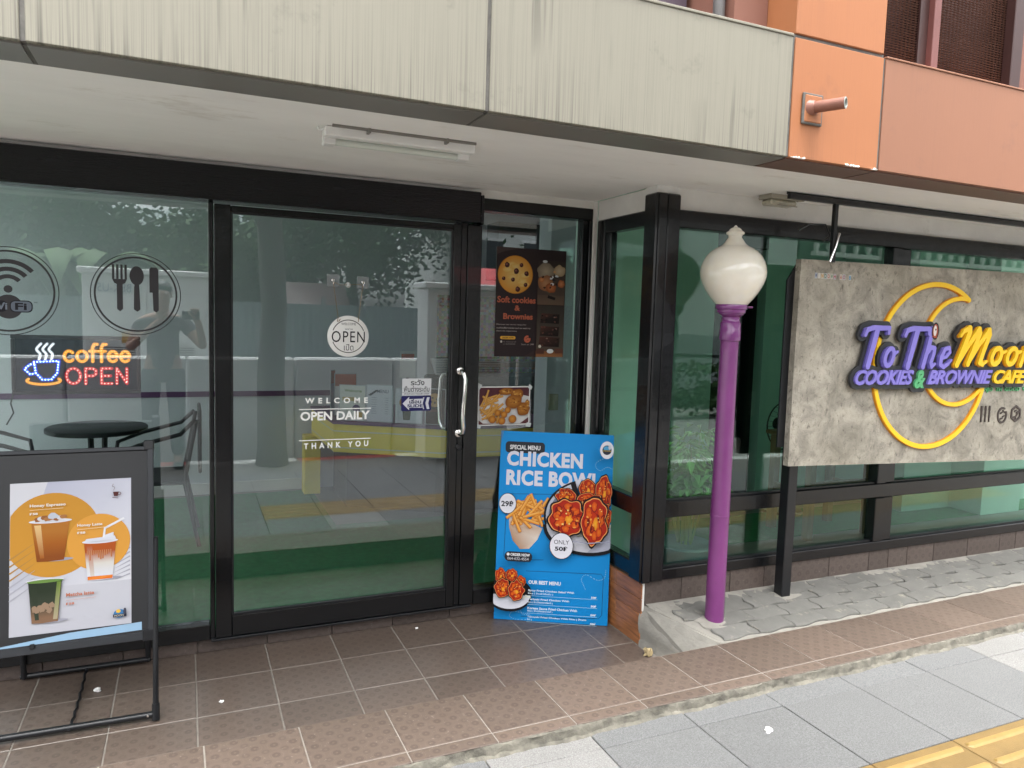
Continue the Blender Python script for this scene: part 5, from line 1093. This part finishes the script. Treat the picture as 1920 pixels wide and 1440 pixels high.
# ------------------------------------------------------------------ furniture inside
t = thing('cafe_table', 'round glass topped cafe table inside the side window', 'table', (-.55, 5.58, .074))
part('table_top', MB().lathe([(.29, .655), (.295, .66), (.295, .675), (.285, .683)], n=40), glass_top, t)
part('rim', MB().lathe([(.296, .650), (.304, .655), (.304, .678), (.296, .684)], n=40), dark_steel, t)
for k in range(4): g = PI/4+PI/2*k; part('leg', MB().tube([(.06*math.cos(g), .06*math.sin(g), .65), (.05*math.cos(g), .05*math.sin(g), .35), (.25*math.cos(g), .25*math.sin(g), .01)], .014, 8), dark_steel, t)
def chair(label, x, y, rz):
    t = thing('armchair', label, 'chair', (x, y, .074), (0, 0, rz), 'wicker chairs by the cafe table')
    for s_ in (-1, 1):
        part('arm', MB().tube([(s_*.26, .22, .0), (s_*.26, .23, .40), (s_*.27, .20, .60), (s_*.27, .05, .66), (s_*.27, -.18, .72), (s_*.24, -.26, .80)], .013, 8), dark_steel, t)
        part('leg', MB().tube([(s_*.22, -.28, 0), (s_*.23, -.20, .42), (s_*.22, -.27, .80)], .013, 8), dark_steel, t)
    part('seat', MB().bbox(-.24, .24, -.20, .24, .40, .425, .01), M('black_wicker', (.02, .02, .022), .6, bump=.6), t)
    part('backrest', MB().bbox(-.215, .215, -.30, -.28, .46, .86, .01), M('black_wicker', (.02, .02, .022), .6, bump=.6), t, (0, 0, 0), (-.0, 0, 0)); return t
chair('black wicker armchair with curved arms, to the right of the glass cafe table', -.22, 5.15, PI/2)
chair('black wicker armchair to the left of the glass cafe table, behind the board', -1.08, 5.30, -PI/2+.2)
ct = thing('service_counter', 'yellow counter with pale lines and purple top edge inside the door', 'counter', (1.6, 5.3, .07))
pl_ = [(.95, 6.28), (.97, 5.37), (1.645, 4.95), (2.60, 4.86), (2.60, 6.28)]
rel = lambda pts: [(x-1.6, y-5.3) for x, y in pts]
part('front_band', MB().prism(rel(pl_), .485, .690), yellow_ctr, ct); part('top_edge', MB().prism(rel([(.94, 6.285), (.96, 5.36), (1.64, 4.935), (2.60, 4.845), (2.60, 6.285)]), .6905, .712), dado, ct)
def strip(z0, z1, off=.004):
    mb = MB()
    for (a, b) in ((pl_[0], pl_[1]), (pl_[1], pl_[2]), (pl_[2], pl_[3])):
        a, b = Vector(a)-Vector((1.6, 5.3)), Vector(b)-Vector((1.6, 5.3)); n_ = Vector(((b-a).y, -(b-a).x)).normalized()*off
        if (b-a).y < 0 and abs((b-a).x) < .1: n_ = Vector((-off, 0))
        mb.add([(a.x+n_.x, a.y+n_.y, z0), (b.x+n_.x, b.y+n_.y, z0), (b.x+n_.x, b.y+n_.y, z1), (a.x+n_.x, a.y+n_.y, z1)], [(0, 1, 2, 3)])
    return mb
part('pale_line', strip(.635, .643), silver_line, ct); part('pale_line', strip(.515, .523), silver_line, ct)
part('side_leg', MB().bbox(-.73, -.60, .82, .96, 0, .4845, .004), yellow_ctr, ct); part('inner_panel', MB().prism(rel([(1.12, 6.2), (1.12, 5.65), (1.72, 5.28), (2.55, 5.24), (2.55, 6.2)]), 0, .4845), M('dark_counter_base', (.05, .045, .05), .5), ct)
def stand(label, x, y, w_, h_, rz, bgc, kind):
    bgc = {'cfd6cf': 'f4f8f0', 'c5d2e6': 'eef4ff', 'b9c3d2': 'e2eaf4', 'd8dad8': 'ffffff'}.get(bgc, bgc)
    t = thing('menu_stand', label, 'menu stand', (x, y, .786), (RX, 0, rz), 'menu stands on the counter')
    part('holder', MB().box(-w_/2, w_/2, 0, h_, -.006, -.001), M('clear_acrylic_holder', (.45, .5, .52), .1), t)
    A = Art(); A.rect(-w_/2+.006, w_/2-.006, .006, h_-.006, bgc)
    if kind == 0: A.text('Welcome', -w_*.3, w_*.35, h_*.80, h_*.88, '6f9a3a', offset=.02); A.rect(-w_*.38, w_*.1, h_*.55, h_*.66, 'd9c27a'); A.ell(w_*.15, h_*.35, .03, .028, '5a4a78', n=14); A.rect(w_*.15, w_*.38, h_*.1, h_*.25, 'd8b04a')
    if kind == 1:
        A.text('MENU', -w_*.1, w_*.32, h_*.78, h_*.87, '4a5a70', offset=.01)
        for k in range(8): A.line([(-w_*.3, h_*(.65-.06*k)), (-w_*.12, h_*(.65-.06*k))], .0025, '8a94a6'); A.line([(w_*.2, h_*(.65-.06*k)), (w_*.32, h_*(.65-.06*k))], .0025, '8a94a6')
        for k in range(5): A.ell(-w_*.36+.012*k, h_*(.72+.03*k), .014, .005, '3a4650', n=10)
    if kind == 2: A.ell(0, h_*.6, w_*.35, h_*.2, 'd09a4a', n=24); A.poly([(-w_*.2, h_*.1), (w_*.05, h_*.1), (w_*.09, h_*.42), (-w_*.24, h_*.42)], '3a4a30'); A.poly([(w_*.14, h_*.4), (w_*.3, h_*.4), (w_*.33, h_*.7), (w_*.12, h_*.7)], 'b5622a')
    if kind == 3: A.ell(-w_*.05, h_*.68, w_*.33, w_*.33, 'd9a860', n=22); [A.ell(-w_*.05+dx*w_, h_*.68+dy*w_, w_*.05, w_*.05, '4a2a22', n=9) for dx, dy in ((-.1, .1), (.12, .05), (.02, -.12), (-.15, -.08))]; A.text('Cookies', -w_*.36, w_*.3, h_*.36, h_*.46, 'a8604a')
    if kind == 4: A.rect(-w_/2+.006, w_/2-.006, h_*.7, h_-.006, 'c9603a')
    A.make('menu_sheet', t); return t
e1 = Vector((1.645-.97, 4.95-5.37)).normalized(); rz1 = math.atan2(e1.y, e1.x)
for i, (s_, w_, h_, c, k, lb) in enumerate(((.13, .20, .26, 'cfd6cf', 0, 'upright menu stand with green heading at the left of the counter'), (.335, .20, .27, 'c5d2e6', 1, 'upright pale blue menu stand second from left on the counter'), (.55, .20, .25, 'b9c3d2', 2, 'upright drinks menu stand below the slide sticker on the counter'), (.745, .15, .26, '4a3430', 3, 'dark cookie menu stand nearest the door handle on the counter'))):
    p_ = Vector((.97, 5.37))+e1*s_+Vector((-e1.y, e1.x))*.02; stand(lb, p_.x, p_.y, w_, h_, rz1, c, k)
stand('white card with an orange top standing behind the menu stands', 1.10, 5.62, .17, .32, 0, 'd8dad8', 4); stand('thin leaning blue card at the far left of the counter', 1.02, 5.70, .07, .34, .9, '8fa8c4', 4)
t = thing('qr_card_stand', 'small white card stand on the shelf seen left of the cookie poster', 'card stand', (1.52, 5.4, .79), (RX, 0, 0)); part('card', MB().box(-.06, .06, .30, .50, -.004, 0), white_pl, t); part('stem', MB().box(-.01, .01, 0, .30, -.004, 0), dark_steel, t); A = Art(); A.rect(-.05, .05, .44, .48, 'c9603a'); A.make('card_print', t, (0, 0, .0005))
t = thing('coffee_grinder', 'dark machine on the back counter below the mosaic wall', 'machine', (1.95, 5.9, .79)); part('body', MB().bbox(-.12, .12, -.12, .12, 0, .28, .02), dark_int, t); part('hopper', MB().lathe([(.05, .28), (.09, .40), (.09, .42)], n=20), plastic_clear, t); part('grip', MB().bbox(.125, .15, -.02, .02, .1, .16, .004), chrome, t)
# things inside the bay
t = thing('potted_plant', 'leafy green plant in a blue grey pot inside the bay window corner', 'plant', (2.50, 3.25, .07))
part('pot', MB().lathe([(.10, 0), (.13, .05), (.15, .26), (.16, .28), (.15, .29), (.14, .285)], n=28), pot_m, t); part('soil', MB().lathe([(.138, .262), (.02, .275)], n=24), soil_m, t)
rg = random.Random(21); st = MB(); lf_ = MB()
for i in range(17):
    g = rg.uniform(0, 6.3); sp = rg.uniform(.05, .23); h_ = rg.uniform(.55, .98); P_ = [Vector((.03*math.cos(g), .03*math.sin(g), .26)), Vector((sp*.45*math.cos(g), sp*.45*math.sin(g), .26+h_*.35)), Vector((sp*math.cos(g), sp*.7*math.sin(g), .2+h_*.75))]
    st.tube(P_, [.006, .004, .002], 6)
    for k in range(30):
        q = rg.uniform(.35, 1.02); b_ = P_[1].lerp(P_[2], (q-.35)/.65); a = rg.uniform(0, 6.3); d = Vector((math.cos(a), math.sin(a), rg.uniform(-.5, .5))).normalized(); l_ = rg.uniform(.05, .095); s_ = d.cross(Vector((0, 0, 1))).normalized()*l_*.24; b_ = b_+d*rg.uniform(.0, .05)
        tip = b_+d*l_+Vector((0, 0, -l_*.35)); mid = b_+d*l_*.5+Vector((0, 0, .006)); lf_.add([b_, mid+s_, tip, mid-s_], [(0, 1, 2), (0, 2, 3)])
part('stem', st, plant_stem, t, kind='stuff'); part('foliage', lf_, plant_leaf, t, kind='stuff')
t = thing('standing_fan', 'dark round electric fan inside the bay behind the sign', 'fan', (4.40, 4.5, .07))
part('stand', MB().tube([(0, 0, .0), (0, 0, .68)], .015, 10).lathe([(.17, 0), (.16, .02), (.03, .04)], n=24), dark_steel, t)
cg = MB(); 
for k in range(28): g = 2*PI*k/28; cg.tube([(.03*math.cos(g), -.06, .70+.03*math.sin(g)), (.17*math.cos(g), -.06, .70+.17*math.sin(g)), (.195*math.cos(g), -.0, .70+.195*math.sin(g))], .0016, 4)
cg.tube([(.195*math.cos(2*PI*k/32), 0, .70+.195*math.sin(2*PI*k/32)) for k in range(33)], .006, 6); part('cage', cg, dark_steel, t)
for k in range(3):
    g = 2*PI*k/3; part('blade', MB().prism([(.02*math.cos(g), .02*math.sin(g)), (.16*math.cos(g-.35), .16*math.sin(g-.35)), (.17*math.cos(g), .17*math.sin(g)), (.15*math.cos(g+.4), .15*math.sin(g+.4))], -.004, .0), M('dark_translucent_blade', (.16, .20, .20), .3), t, (0, -.02, .70), (RX, 0, 0))
part('motor', MB().lathe([(.05, -.10), (.055, -.02), (.03, .03)], (0, 0, .70), 20, ax='y'), dark_steel, t)
t = thing('bar_stool', 'brown wooden stool base seen under the sign inside the bay', 'stool', (4.25, 3.95, .07))
for x, y in ((-.28, -.15), (.28, -.15), (-.28, .2), (.28, .2)): part('leg', MB().bbox(x-.028, x+.028, y-.028, y+.028, 0, .70, .004), wood_m, t)
part('stretcher', MB().bbox(-.26, .26, -.16, -.13, .36, .41, .004).bbox(-.30, -.27, -.13, .18, .30, .35, .004).bbox(.27, .30, -.13, .18, .30, .35, .004), wood_m, t); part('seat', MB().bbox(-.34, .34, -.2, .25, .701, .73, .006), wood_m, t)
t = flat('extinguisher_notice', 'small yellow notice on the wall inside the bay left of the lamp post', 'notice', 2.66, 3.757, 1.22)
A = Art(); A.rect(-.04, .04, -.06, .06, 'b9a23a'); A.ring(0, .018, .022, .022, .004, '4a4a2a'); A.rect(-.03, .03, -.045, -.02, '8a7a30'); A.make('notice_face', t)

# ------------------------------------------------------------------ litter
def lump(name, label, cat, x, y, z, r, mat, seed):
    rg = random.Random(seed); bm = bmesh.new(); bmesh.ops.create_icosphere(bm, subdivisions=2, radius=1)
    for v in bm.verts: v.co *= 1+rg.uniform(-.5, .4); v.co.z *= .55
    bm.verts.index_update(); mb = MB(); mb.add([(v.co.x*r, v.co.y*r, (v.co.z+.35)*r) for v in bm.verts], [[v.index for v in f.verts] for f in bm.faces]); bm.free()
    o = put(name, mb.mesh(name, mat), None, (x, y, z), label=label, category=cat); return o
lump('paper_scrap', 'crumpled white tissue lying on the grey paving slab near the tactile strip', 'litter', 1.903, 1.941, .103, .014, tissue_m, 1)
lump('paper_scrap', 'white scrap on the brown tiles beneath the folding board', 'litter', -.344, 3.29, .001, .013, tissue_m, 2)
lump('paper_scrap', 'tiny white scrap on the brown tiles between the folding board and the door', 'litter', .115, 3.027, .001, .008, tissue_m, 3)
lump('paper_scrap', 'tiny white scrap on the tiles just left of the blue menu board', 'litter', 1.038, 3.44, .001, .008, tissue_m, 4)
o = lump('cement_lump', 'yellowish cement lump sitting at the foot of the cement skirt', 'rubble', 1.968, 2.79, .0, .022, tan_m, 5); o.scale = (.9, .9, 1.9)

# ------------------------------------------------------------------ the photographer, seen in the glass
PX, PY = -.20, -.40
def skin_mesh(name, V, Ed, Rr, mat, parent, sub=2, root=0):
    me = bpy.data.meshes.new(name); me.from_pydata(V, Ed, []); me.materials.append(mat); o = put(name, me, parent)
    md = o.modifiers.new('skin', 'SKIN'); me.skin_vertices.new() if not me.skin_vertices else None
    sv = me.skin_vertices[0].data
    for i, r in enumerate(Rr): sv[i].radius = (r, r) if not isinstance(r, tuple) else r; sv[i].use_root = (i == root)
    md.use_smooth_shade = True; s_ = o.modifiers.new('sub', 'SUBSURF'); s_.levels = s_.render_levels = sub; return o
t = thing('person', 'person in a dark patterned shirt holding a phone up, mirrored in the side window', 'person', (PX, PY, .09))
V = [(0, 0, .93), (0, .0, 1.10), (0, -.01, 1.28), (0, -.015, 1.37), (0, .0, 1.43), (0, .01, 1.50), (0, .015, 1.58), (0, .01, 1.64),
     (-.10, 0, .88), (-.11, .02, .48), (-.12, -.02, .08), (-.125, .11, .03), (.10, 0, .88), (.11, .02, .48), (.12, -.02, .08), (.125, .11, .03),
     (-.17, -.01, 1.34), (-.27, .10, 1.10), (-.05, .30, 1.33), (-.01, .33, 1.37), (.17, -.01, 1.34), (.34, .10, 1.12), (.29, .31, 1.36), (.26, .34, 1.40)]
Ed = [(0, 1), (1, 2), (2, 3), (3, 4), (4, 5), (5, 6), (6, 7), (0, 8), (8, 9), (9, 10), (10, 11), (0, 12), (12, 13), (13, 14), (14, 15), (3, 16), (16, 17), (17, 18), (18, 19), (3, 20), (20, 21), (21, 22), (22, 23)]
Rr = [(.13, .10), (.125, .10), (.15, .11), (.10, .08), .052, .055, (.072, .088), (.06, .07), .085, .058, .04, .035, .085, .058, .04, .035, .062, .042, .030, .024, .062, .042, .030, .024]
body = skin_mesh('body', V, Ed, Rr, skin_m, t)
Vs = [(0, 0, .90), (0, 0, 1.10), (0, -.01, 1.28), (0, -.015, 1.365), (-.17, -.01, 1.345), (-.225, .05, 1.23), (.17, -.01, 1.345), (.25, .05, 1.24)]
skin_mesh('shirt', Vs, [(0, 1), (1, 2), (2, 3), (3, 4), (4, 5), (3, 6), (6, 7)], [(.15, .12), (.145, .12), (.168, .125), (.115, .095), .078, .066, .078, .066], shirt_m, t, root=1)
Vt = [(0, 0, .95), (-.10, 0, .86), (-.11, .02, .48), (-.12, -.02, .10), (.10, 0, .86), (.11, .02, .48), (.12, -.02, .10)]
skin_mesh('trousers', Vt, [(0, 1), (1, 2), (2, 3), (0, 4), (4, 5), (5, 6)], [(.145, .115), .10, .072, .062, .10, .072, .062], trouser_m, t)
for s_ in (-1, 1): part('shoe', MB().bbox(-.045, .045, -.08, .17, 0, .07, .025), dark_steel, t, (s_*.123, 0, 0))
hb = bmesh.new(); bmesh.ops.create_icosphere(hb, subdivisions=3, radius=1); hm = MB(); hb.verts.index_update()
hm.add([(v.co.x*.086, v.co.y*.098-.012, 1.625+v.co.z*.095) for v in hb.verts], [[v.index for v in f.verts] for f in hb.faces if not (f.calc_center_median().y > .25 and f.calc_center_median().z < .42) and f.calc_center_median().z > -.55], 0, True); hb.free(); part('hair', hm, hair_m, t)
fm_ = MB(); fm_.add([(-.012, .095, 1.55), (.012, .095, 1.55), (0, .122, 1.552), (0, .096, 1.60)], [(0, 1, 2), (1, 3, 2), (3, 0, 2)]); part('nose', fm_, skin_m, t)
for s_ in (-1, 1): part('eye', MB().lathe([(.010, -.003), (.011, 0), (.008, .006)], (s_*.03, .088, 1.605), 12, ax='y'), white_pl, t); part('ear', MB().bbox(s_*.074-.008, s_*.074+.008, -.01, .025, 1.56, 1.62, .006), skin_m, t)
part('mouth', MB().bbox(-.022, .022, .086, .092, 1.522, 1.530, .002), M('lips', (.3, .12, .1), .5), t)
# hands round the phone
def hand(s_, cx, cy, cz):
    V = [(0, 0, 0), (0, .015, .045), ]; Ed = [(0, 1)]; R_ = [(.026, .018), (.036, .016)]
    for k in range(4):
        b = len(V); dx = (-.027+.018*k); L_ = (.020, .025, .023, .018)[k]; V += [(dx, .020, .072), (dx, .040, .072+L_*.8), (dx-s_*.005, .050, .060+L_*.7)]; Ed += [(1, b), (b, b+1), (b+1, b+2)]; R_ += [.009, .0085, .0075]
    b = len(V); V += [(-s_*.03, .028, .03), (-s_*.048, .045, .05), (-s_*.05, .05, .068)]; Ed += [(0, b), (b, b+1), (b+1, b+2)]; R_ += [.011, .010, .008]
    return skin_mesh('hand', [(x+cx, y+cy, z+cz) for x, y, z in V], Ed, R_, skin_m, t, 1)
hand(-1, -.01+.0, .325, 1.36); hand(1, .265, .335, 1.385)
ph = thing('phone', 'dark phone held up by the person mirrored in the side window', 'phone', (0.0, -.045, 1.50)); part('case', MB().bbox(-.04, .105, -.0, .009, -.035, .04, .004), dark_steel, ph); part('screen', MB().box(-.035, .10, -.0015, -.0005, -.031, .036), car_glass, ph); part('lens', MB().lathe([(.008, 0), (.007, .002)], (.085, .009, .02), 12), car_glass, ph)

# ------------------------------------------------------------------ the street behind the camera, mirrored in the glass
t = thing('street_tree', 'thick grey street tree trunk at the kerb, mirrored in the door glass', 'tree', (.74, -.36, .0))
rg = random.Random(4); P_ = [(0, 0, -.02), (.0, .0, .25), (-.01, 0, .9), (.02, -.02, 1.6), (-.02, -.03, 2.3), (-.06, -.05, 3.2), (-.1, -.1, 4.6)]
part('trunk', MB().tube(P_, [.17, .135, .125, .12, .115, .12, .12], 18).tube([(-.04, -.04, 2.9), (.5, -.4, 4.0), (.9, -.8, 5.2)], [.07, .06, .04], 10).tube([(-.06, -.05, 3.2), (-.7, -.5, 4.4), (-1.2, -.7, 5.4)], [.07, .055, .04], 10), bark, t)
def leaves(n, c, r, sz, seed, flat_=1.0):
    rg = random.Random(seed); mb = MB(); cl = [(rg.gauss(0, .42), rg.gauss(0, .42), rg.gauss(0, .38)) for _ in range(26)]
    for i in range(n):
        k = rg.choice(cl); p_ = Vector((c[0]+r[0]*(k[0]+rg.gauss(0, .2)), c[1]+r[1]*(k[1]+rg.gauss(0, .2)), c[2]+r[2]*(k[2]+rg.gauss(0, .18))))
        d = Vector((rg.gauss(0, 1), rg.gauss(0, 1), rg.gauss(-.3, .6))).normalized(); s_ = d.orthogonal().normalized()*sz*rg.uniform(.25, .4); L_ = sz*rg.uniform(.7, 1.3); mb.add([p_, p_+d*L_*.5+s_, p_+d*L_, p_+d*L_*.5-s_], [(0, 1, 2, 3)])
    return mb
part('crown', leaves(2600, (-.2, -.6, 7.6), (2.2, 1.8, 1.0), .16, 5), leaf_m, t)
def tree(label, x, y, h, r, n, mat, seed, sz=.2):
    t = thing('tree', label, 'tree', (x, y, -.04)); part('trunk', MB().tube([(0, 0, 0), (.05, 0, h*.35), (-.05, .05, h*.7)], [.16, .13, .08], 12), bark, t); part('crown', leaves(n, (0, 0, h*.68), (r, r, h*.42), sz, seed), mat, t); return t
tree('dark leafy tree across the road, mirrored in the middle of the door glass', 3.2, -9.0, 5.2, 2.1, 16000, leaf_m, 11, .13)
tree('light green bushy tree across the road, mirrored at the top of the side window', -.2, -10.0, 3.7, 1.7, 9000, leaf_l, 12, .14)
tree('pale green tree far across the road, mirrored beside the street trunk', 1.6, -12.0, 4.0, 1.5, 4000, leaf_l, 13)
tree('dark bushy tree across the road, mirrored behind the banana leaves', -2.4, -9.6, 3.8, 1.9, 12000, leaf_m, 17, .15)
t = thing('banana_plant', 'banana plant with broad torn leaves across the road, mirrored above the wireless decal', 'plant', (-2.0, -7.5, -.04))
rg = random.Random(15); part('stem', MB().tube([(0, 0, 0), (.05, 0, 2.4)], [.13, .08], 12).tube([(.7, .2, 0), (.72, .2, 2.3)], [.12, .07], 12).tube([(-.9, .1, 0), (-.92, .1, 2.3)], [.12, .07], 12), plant_stem, t)
for q, cx in enumerate((.05, .72, -.92)):
    for k in range(9):
        a = rg.uniform(0, 6.3); L_ = rg.uniform(1.0, 1.6); up0 = rg.uniform(.5, 1.3); mb = MB(); vs = []; n_ = 10
        for i in range(n_+1):
            s_ = i/n_; p_ = Vector((cx+math.cos(a)*L_*s_*.8, math.sin(a)*L_*s_*.8, 2.3+up0*s_-1.5*s_*s_)); w_ = .20*math.sin(PI*min(1, s_*.93+.07))+.01; sd_ = Vector((-math.sin(a), math.cos(a), 0))*w_
            vs += [p_+sd_+Vector((0, 0, -.06)), p_, p_-sd_+Vector((0, 0, -.06))]
        mb.add(vs, [(3*i+j, 3*i+3+j, 3*i+4+j, 3*i+1+j) for i in range(n_) for j in range(2)], 0, True); part('leaf', mb, leaf_l, t)
t = thing('roadside_barrier', 'low white concrete barrier along the road, mirrored across the panes', 'barrier', (0, -.92, -.1))
for i in range(-5, 3): part('barrier_block', MB().bbox(i*1.02, i*1.02+1.005, -.10, .10, 0, 1.19, .02), concrete_w, t)
def cabinet(label, x, y, z, w_, d_, h_, txt, tc_, z0=0):
    t = thing('utility_cabinet', label, 'cabinet', (x, y, z)); part('body', MB().bbox(0, w_, -d_, 0, z0, h_-.06, .01), cab_m, t); part('roof', MB().bbox(-.04, w_+.04, -d_-.04, .04, h_-.06, h_, .01), cab_m, t)
    for k in range(2): dr = part('door', MB().bbox(w_*.03+k*w_*.48, w_*.49+k*w_*.48, .001, .014, z0+.08, h_-.25, .004), cab_m, t); part('slots', MB().box(w_*.08+k*w_*.48, w_*.40+k*w_*.48, .0145, .018, h_*.45, h_*.452) and (lambda m_: ([m_.box(w_*.10+k*w_*.48, w_*.40+k*w_*.48, .0145, .017, h_*.52+.025*j, h_*.52+.008+.025*j) for j in range(7)], m_)[1])(MB()), cab_d, dr)
    v, f = fit_text(txt, 0, .30, 0, .085); v[:, 0] = w_*.12-v[:, 0]+.30; v[:, 0] -= 0; vv = [(x_, .0165, h_-.24+y_) for x_, y_, _ in v]; part('marking', MB().add(vv, f), tc_, t)
    part('notice', MB().box(w_*.30, w_*.38, .0165, .019, h_*.62, h_*.68), M('ochre_notice', (.5, .3, .08), .6), t); return t
cabinet('wide pale grey utility cabinet mirrored behind the cutlery decal', -.95, -1.45, -.04, 1.16, .5, 1.99, 'BBK-U5', M('blue_grey_marking', (.12, .18, .25), .6))
cabinet('pale grey utility cabinet with red marking mirrored at the door handle side', 2.22, -.22, .0, .95, .36, 1.90, 'US15', M('dark_red_marking', (.35, .05, .06), .6))
t = thing('corrugated_fence', 'grey green corrugated fence across the road, mirrored below the trees', 'fence', (-3, -6.5, -.04))
mb = MB(); n_ = 180
vs = [q for i in range(n_+1) for q in ((i*.06, .02*(i % 2), 0), (i*.06, .02*(i % 2), 1.75))]; mb.add(vs, [(2*i, 2*i+2, 2*i+3, 2*i+1) for i in range(n_)]); part('sheet', mb, wallg, t)
for i in range(5): part('post', MB().bbox(i*2.6, i*2.6+.08, -.1, -.03, 0, 1.9, .005), cab_d, t)
def house(name, label, x0, x1, y0, y1, h, wm, rm, wins, roof=True):
    t = thing(name, label, 'building', ((x0+x1)/2, (y0+y1)/2, -.04)); W2 = lambda nm, mb, m_, p_=t: wpart(nm, mb, m_, p_)
    W2('wall', MB().box(x0, x1, y0, y1, -.04, h), wm)
    if roof: W2('roof', MB().add([(x0-.3, y1+.4, h-.05), (x1+.3, y1+.4, h-.05), (x1+.3, (y0+y1)/2, h+.5), (x0-.3, (y0+y1)/2, h+.5), (x0-.3, y0-.3, h-.05), (x1+.3, y0-.3, h-.05)], [(0, 1, 2, 3), (3, 2, 5, 4)]), rm)
    for (a, b, c, d) in wins:
        w_ = W2('window', MB().bbox(a, b, y1, y1+.05, c, d, .01), cab_m); W2('pane', MB().box(a+.06, b-.06, y1+.051, y1+.056, c+.06, d-.06), car_glass, w_)
    return t
house('shed', 'low shed with reddish wall and corrugated roof, mirrored atop the side window', -8, 1.2, -14, -11.5, 3.4, shed_m, wallg, [(-5, -4, 1, 2)])
house('hut', 'small hut with a maroon roof, mirrored left of the open sign', 1.55, 2.45, -7.9, -6.9, 1.62, teal_m, roofr, [(1.8, 2.2, .9, 1.3)])
house('apartment_block', 'pale balconied block with windows, mirrored at the upper right of the door glass', 5.5, 10.5, -13, -9.0, 7.5, bldg_w, roofr, [(5.9+1.3*i, 6.8+1.3*i, z_, z_+1.2) for i in range(3) for z_ in (2.2, 4.6)], False)
t = thing('red_awning', 'red shop awning across the street, mirrored behind the cookie poster', 'awning', (3.75, -3.2, 1.85))
part('canopy', MB().add([(0, 0, 0), (.9, 0, 0), (.9, -.9, .5), (0, -.9, .5), (0, 0, -.15), (.9, 0, -.15)], [(0, 1, 2, 3), (4, 5, 1, 0)]), M('red_canvas', (.40, .03, .035), .7), t); part('frame_pole', MB().tube([(.05, 0, -1.85), (.05, 0, 0)], .02, 8).tube([(.85, 0, -1.85), (.85, 0, 0)], .02, 8), chrome, t)
# block mirrored in the bay window
house('white_block', 'white rendered block across the road, mirrored behind the lamp globe', 10.2, 15.5, -16, -10.0, 9.0, bldg_w, roofr, [(10.6, 11.5, 3.8, 4.6), (12.4, 13.0, 4.6, 5.4)], False)
house('dark_block', 'dark fronted building with a white balcony railing, mirrored above the shop sign', 15.6, 34, -16, -10.0, 9.0, M('shadowed_shop_wall', (.07, .09, .09), .7), roofr, [(17, 20, 1, 2.4), (22, 26, 1, 2.4)], False)
t = thing('balcony_railing', 'long white balustrade on the dark building, mirrored above the shop sign', 'railing', (16, -9.9, 3.7))
for k in range(34): part('baluster', MB().lathe([(.05, 0), (.09, .15), (.05, .35), (.07, .55), (.05, .72)], (k*.5, .1, 0), 8), white_m, t)
part('rail', MB().box(-.1, 17, .0, .2, .72, .82).box(-.1, 17, .0, .2, -.12, 0), white_m, t)
t = thing('parked_car', 'silver car parked across the road, mirrored left of the lamp post', 'car', (9.6, -6.0, -.04))
cb_ = [(-2.1, .25), (2.1, .25), (2.15, .6), (2.0, .80), (1.2, .90), (.7, 1.35), (-.9, 1.42), (-1.6, .98), (-2.1, .88)]
mb = MB(); n_ = len(cb_); vs = [(x, .0+(.12 if z_ > 1 else 0), z_) for x, z_ in cb_]+[(x, -1.7-(-.12 if z_ > 1 else 0), z_) for x, z_ in cb_]; mb.add(vs, [tuple(range(n_))[::-1], tuple(range(n_, 2*n_))]+[(i, (i+1) % n_, n_+(i+1) % n_, n_+i) for i in range(n_)]); part('body', mb, car_m, t)
mb = MB(); mb.add([(x, .06, z_) for x, z_ in ((-1.45, .98), (1.05, .93), (.62, 1.30), (-.85, 1.36))], [(0, 3, 2, 1)][::1]); part('side_glass', MB().prism([(-1.45, .98), (1.05, .93), (.62, 1.28), (-.85, 1.34)], -.02, .13), car_glass, t, (0, .0, 0), (RX, 0, 0))
for x in (-1.35, 1.35):
    for y in (0.02, -1.55):
        wv_ = part('wheel', MB().lathe([(.30, -.0), (.32, .03), (.32, .17), (.30, .2)], (x, y, .31), 20, ax='y'), M('tyre_rubber', (.02, .02, .02), .8), t); part('rim', MB().lathe([(.18, .0), (.15, .01)], (x, y+.021, .31), 14, ax='y'), chrome, wv_)
t = thing('hedge', 'low dark clipped hedge by the parked car, mirrored left of the lamp post', 'hedge', (10, -4.6, -.1)); part('foliage', leaves(5000, (0, 0, .45), (3.2, .35, .42), .12, 31), leaf_m, t, kind='stuff')
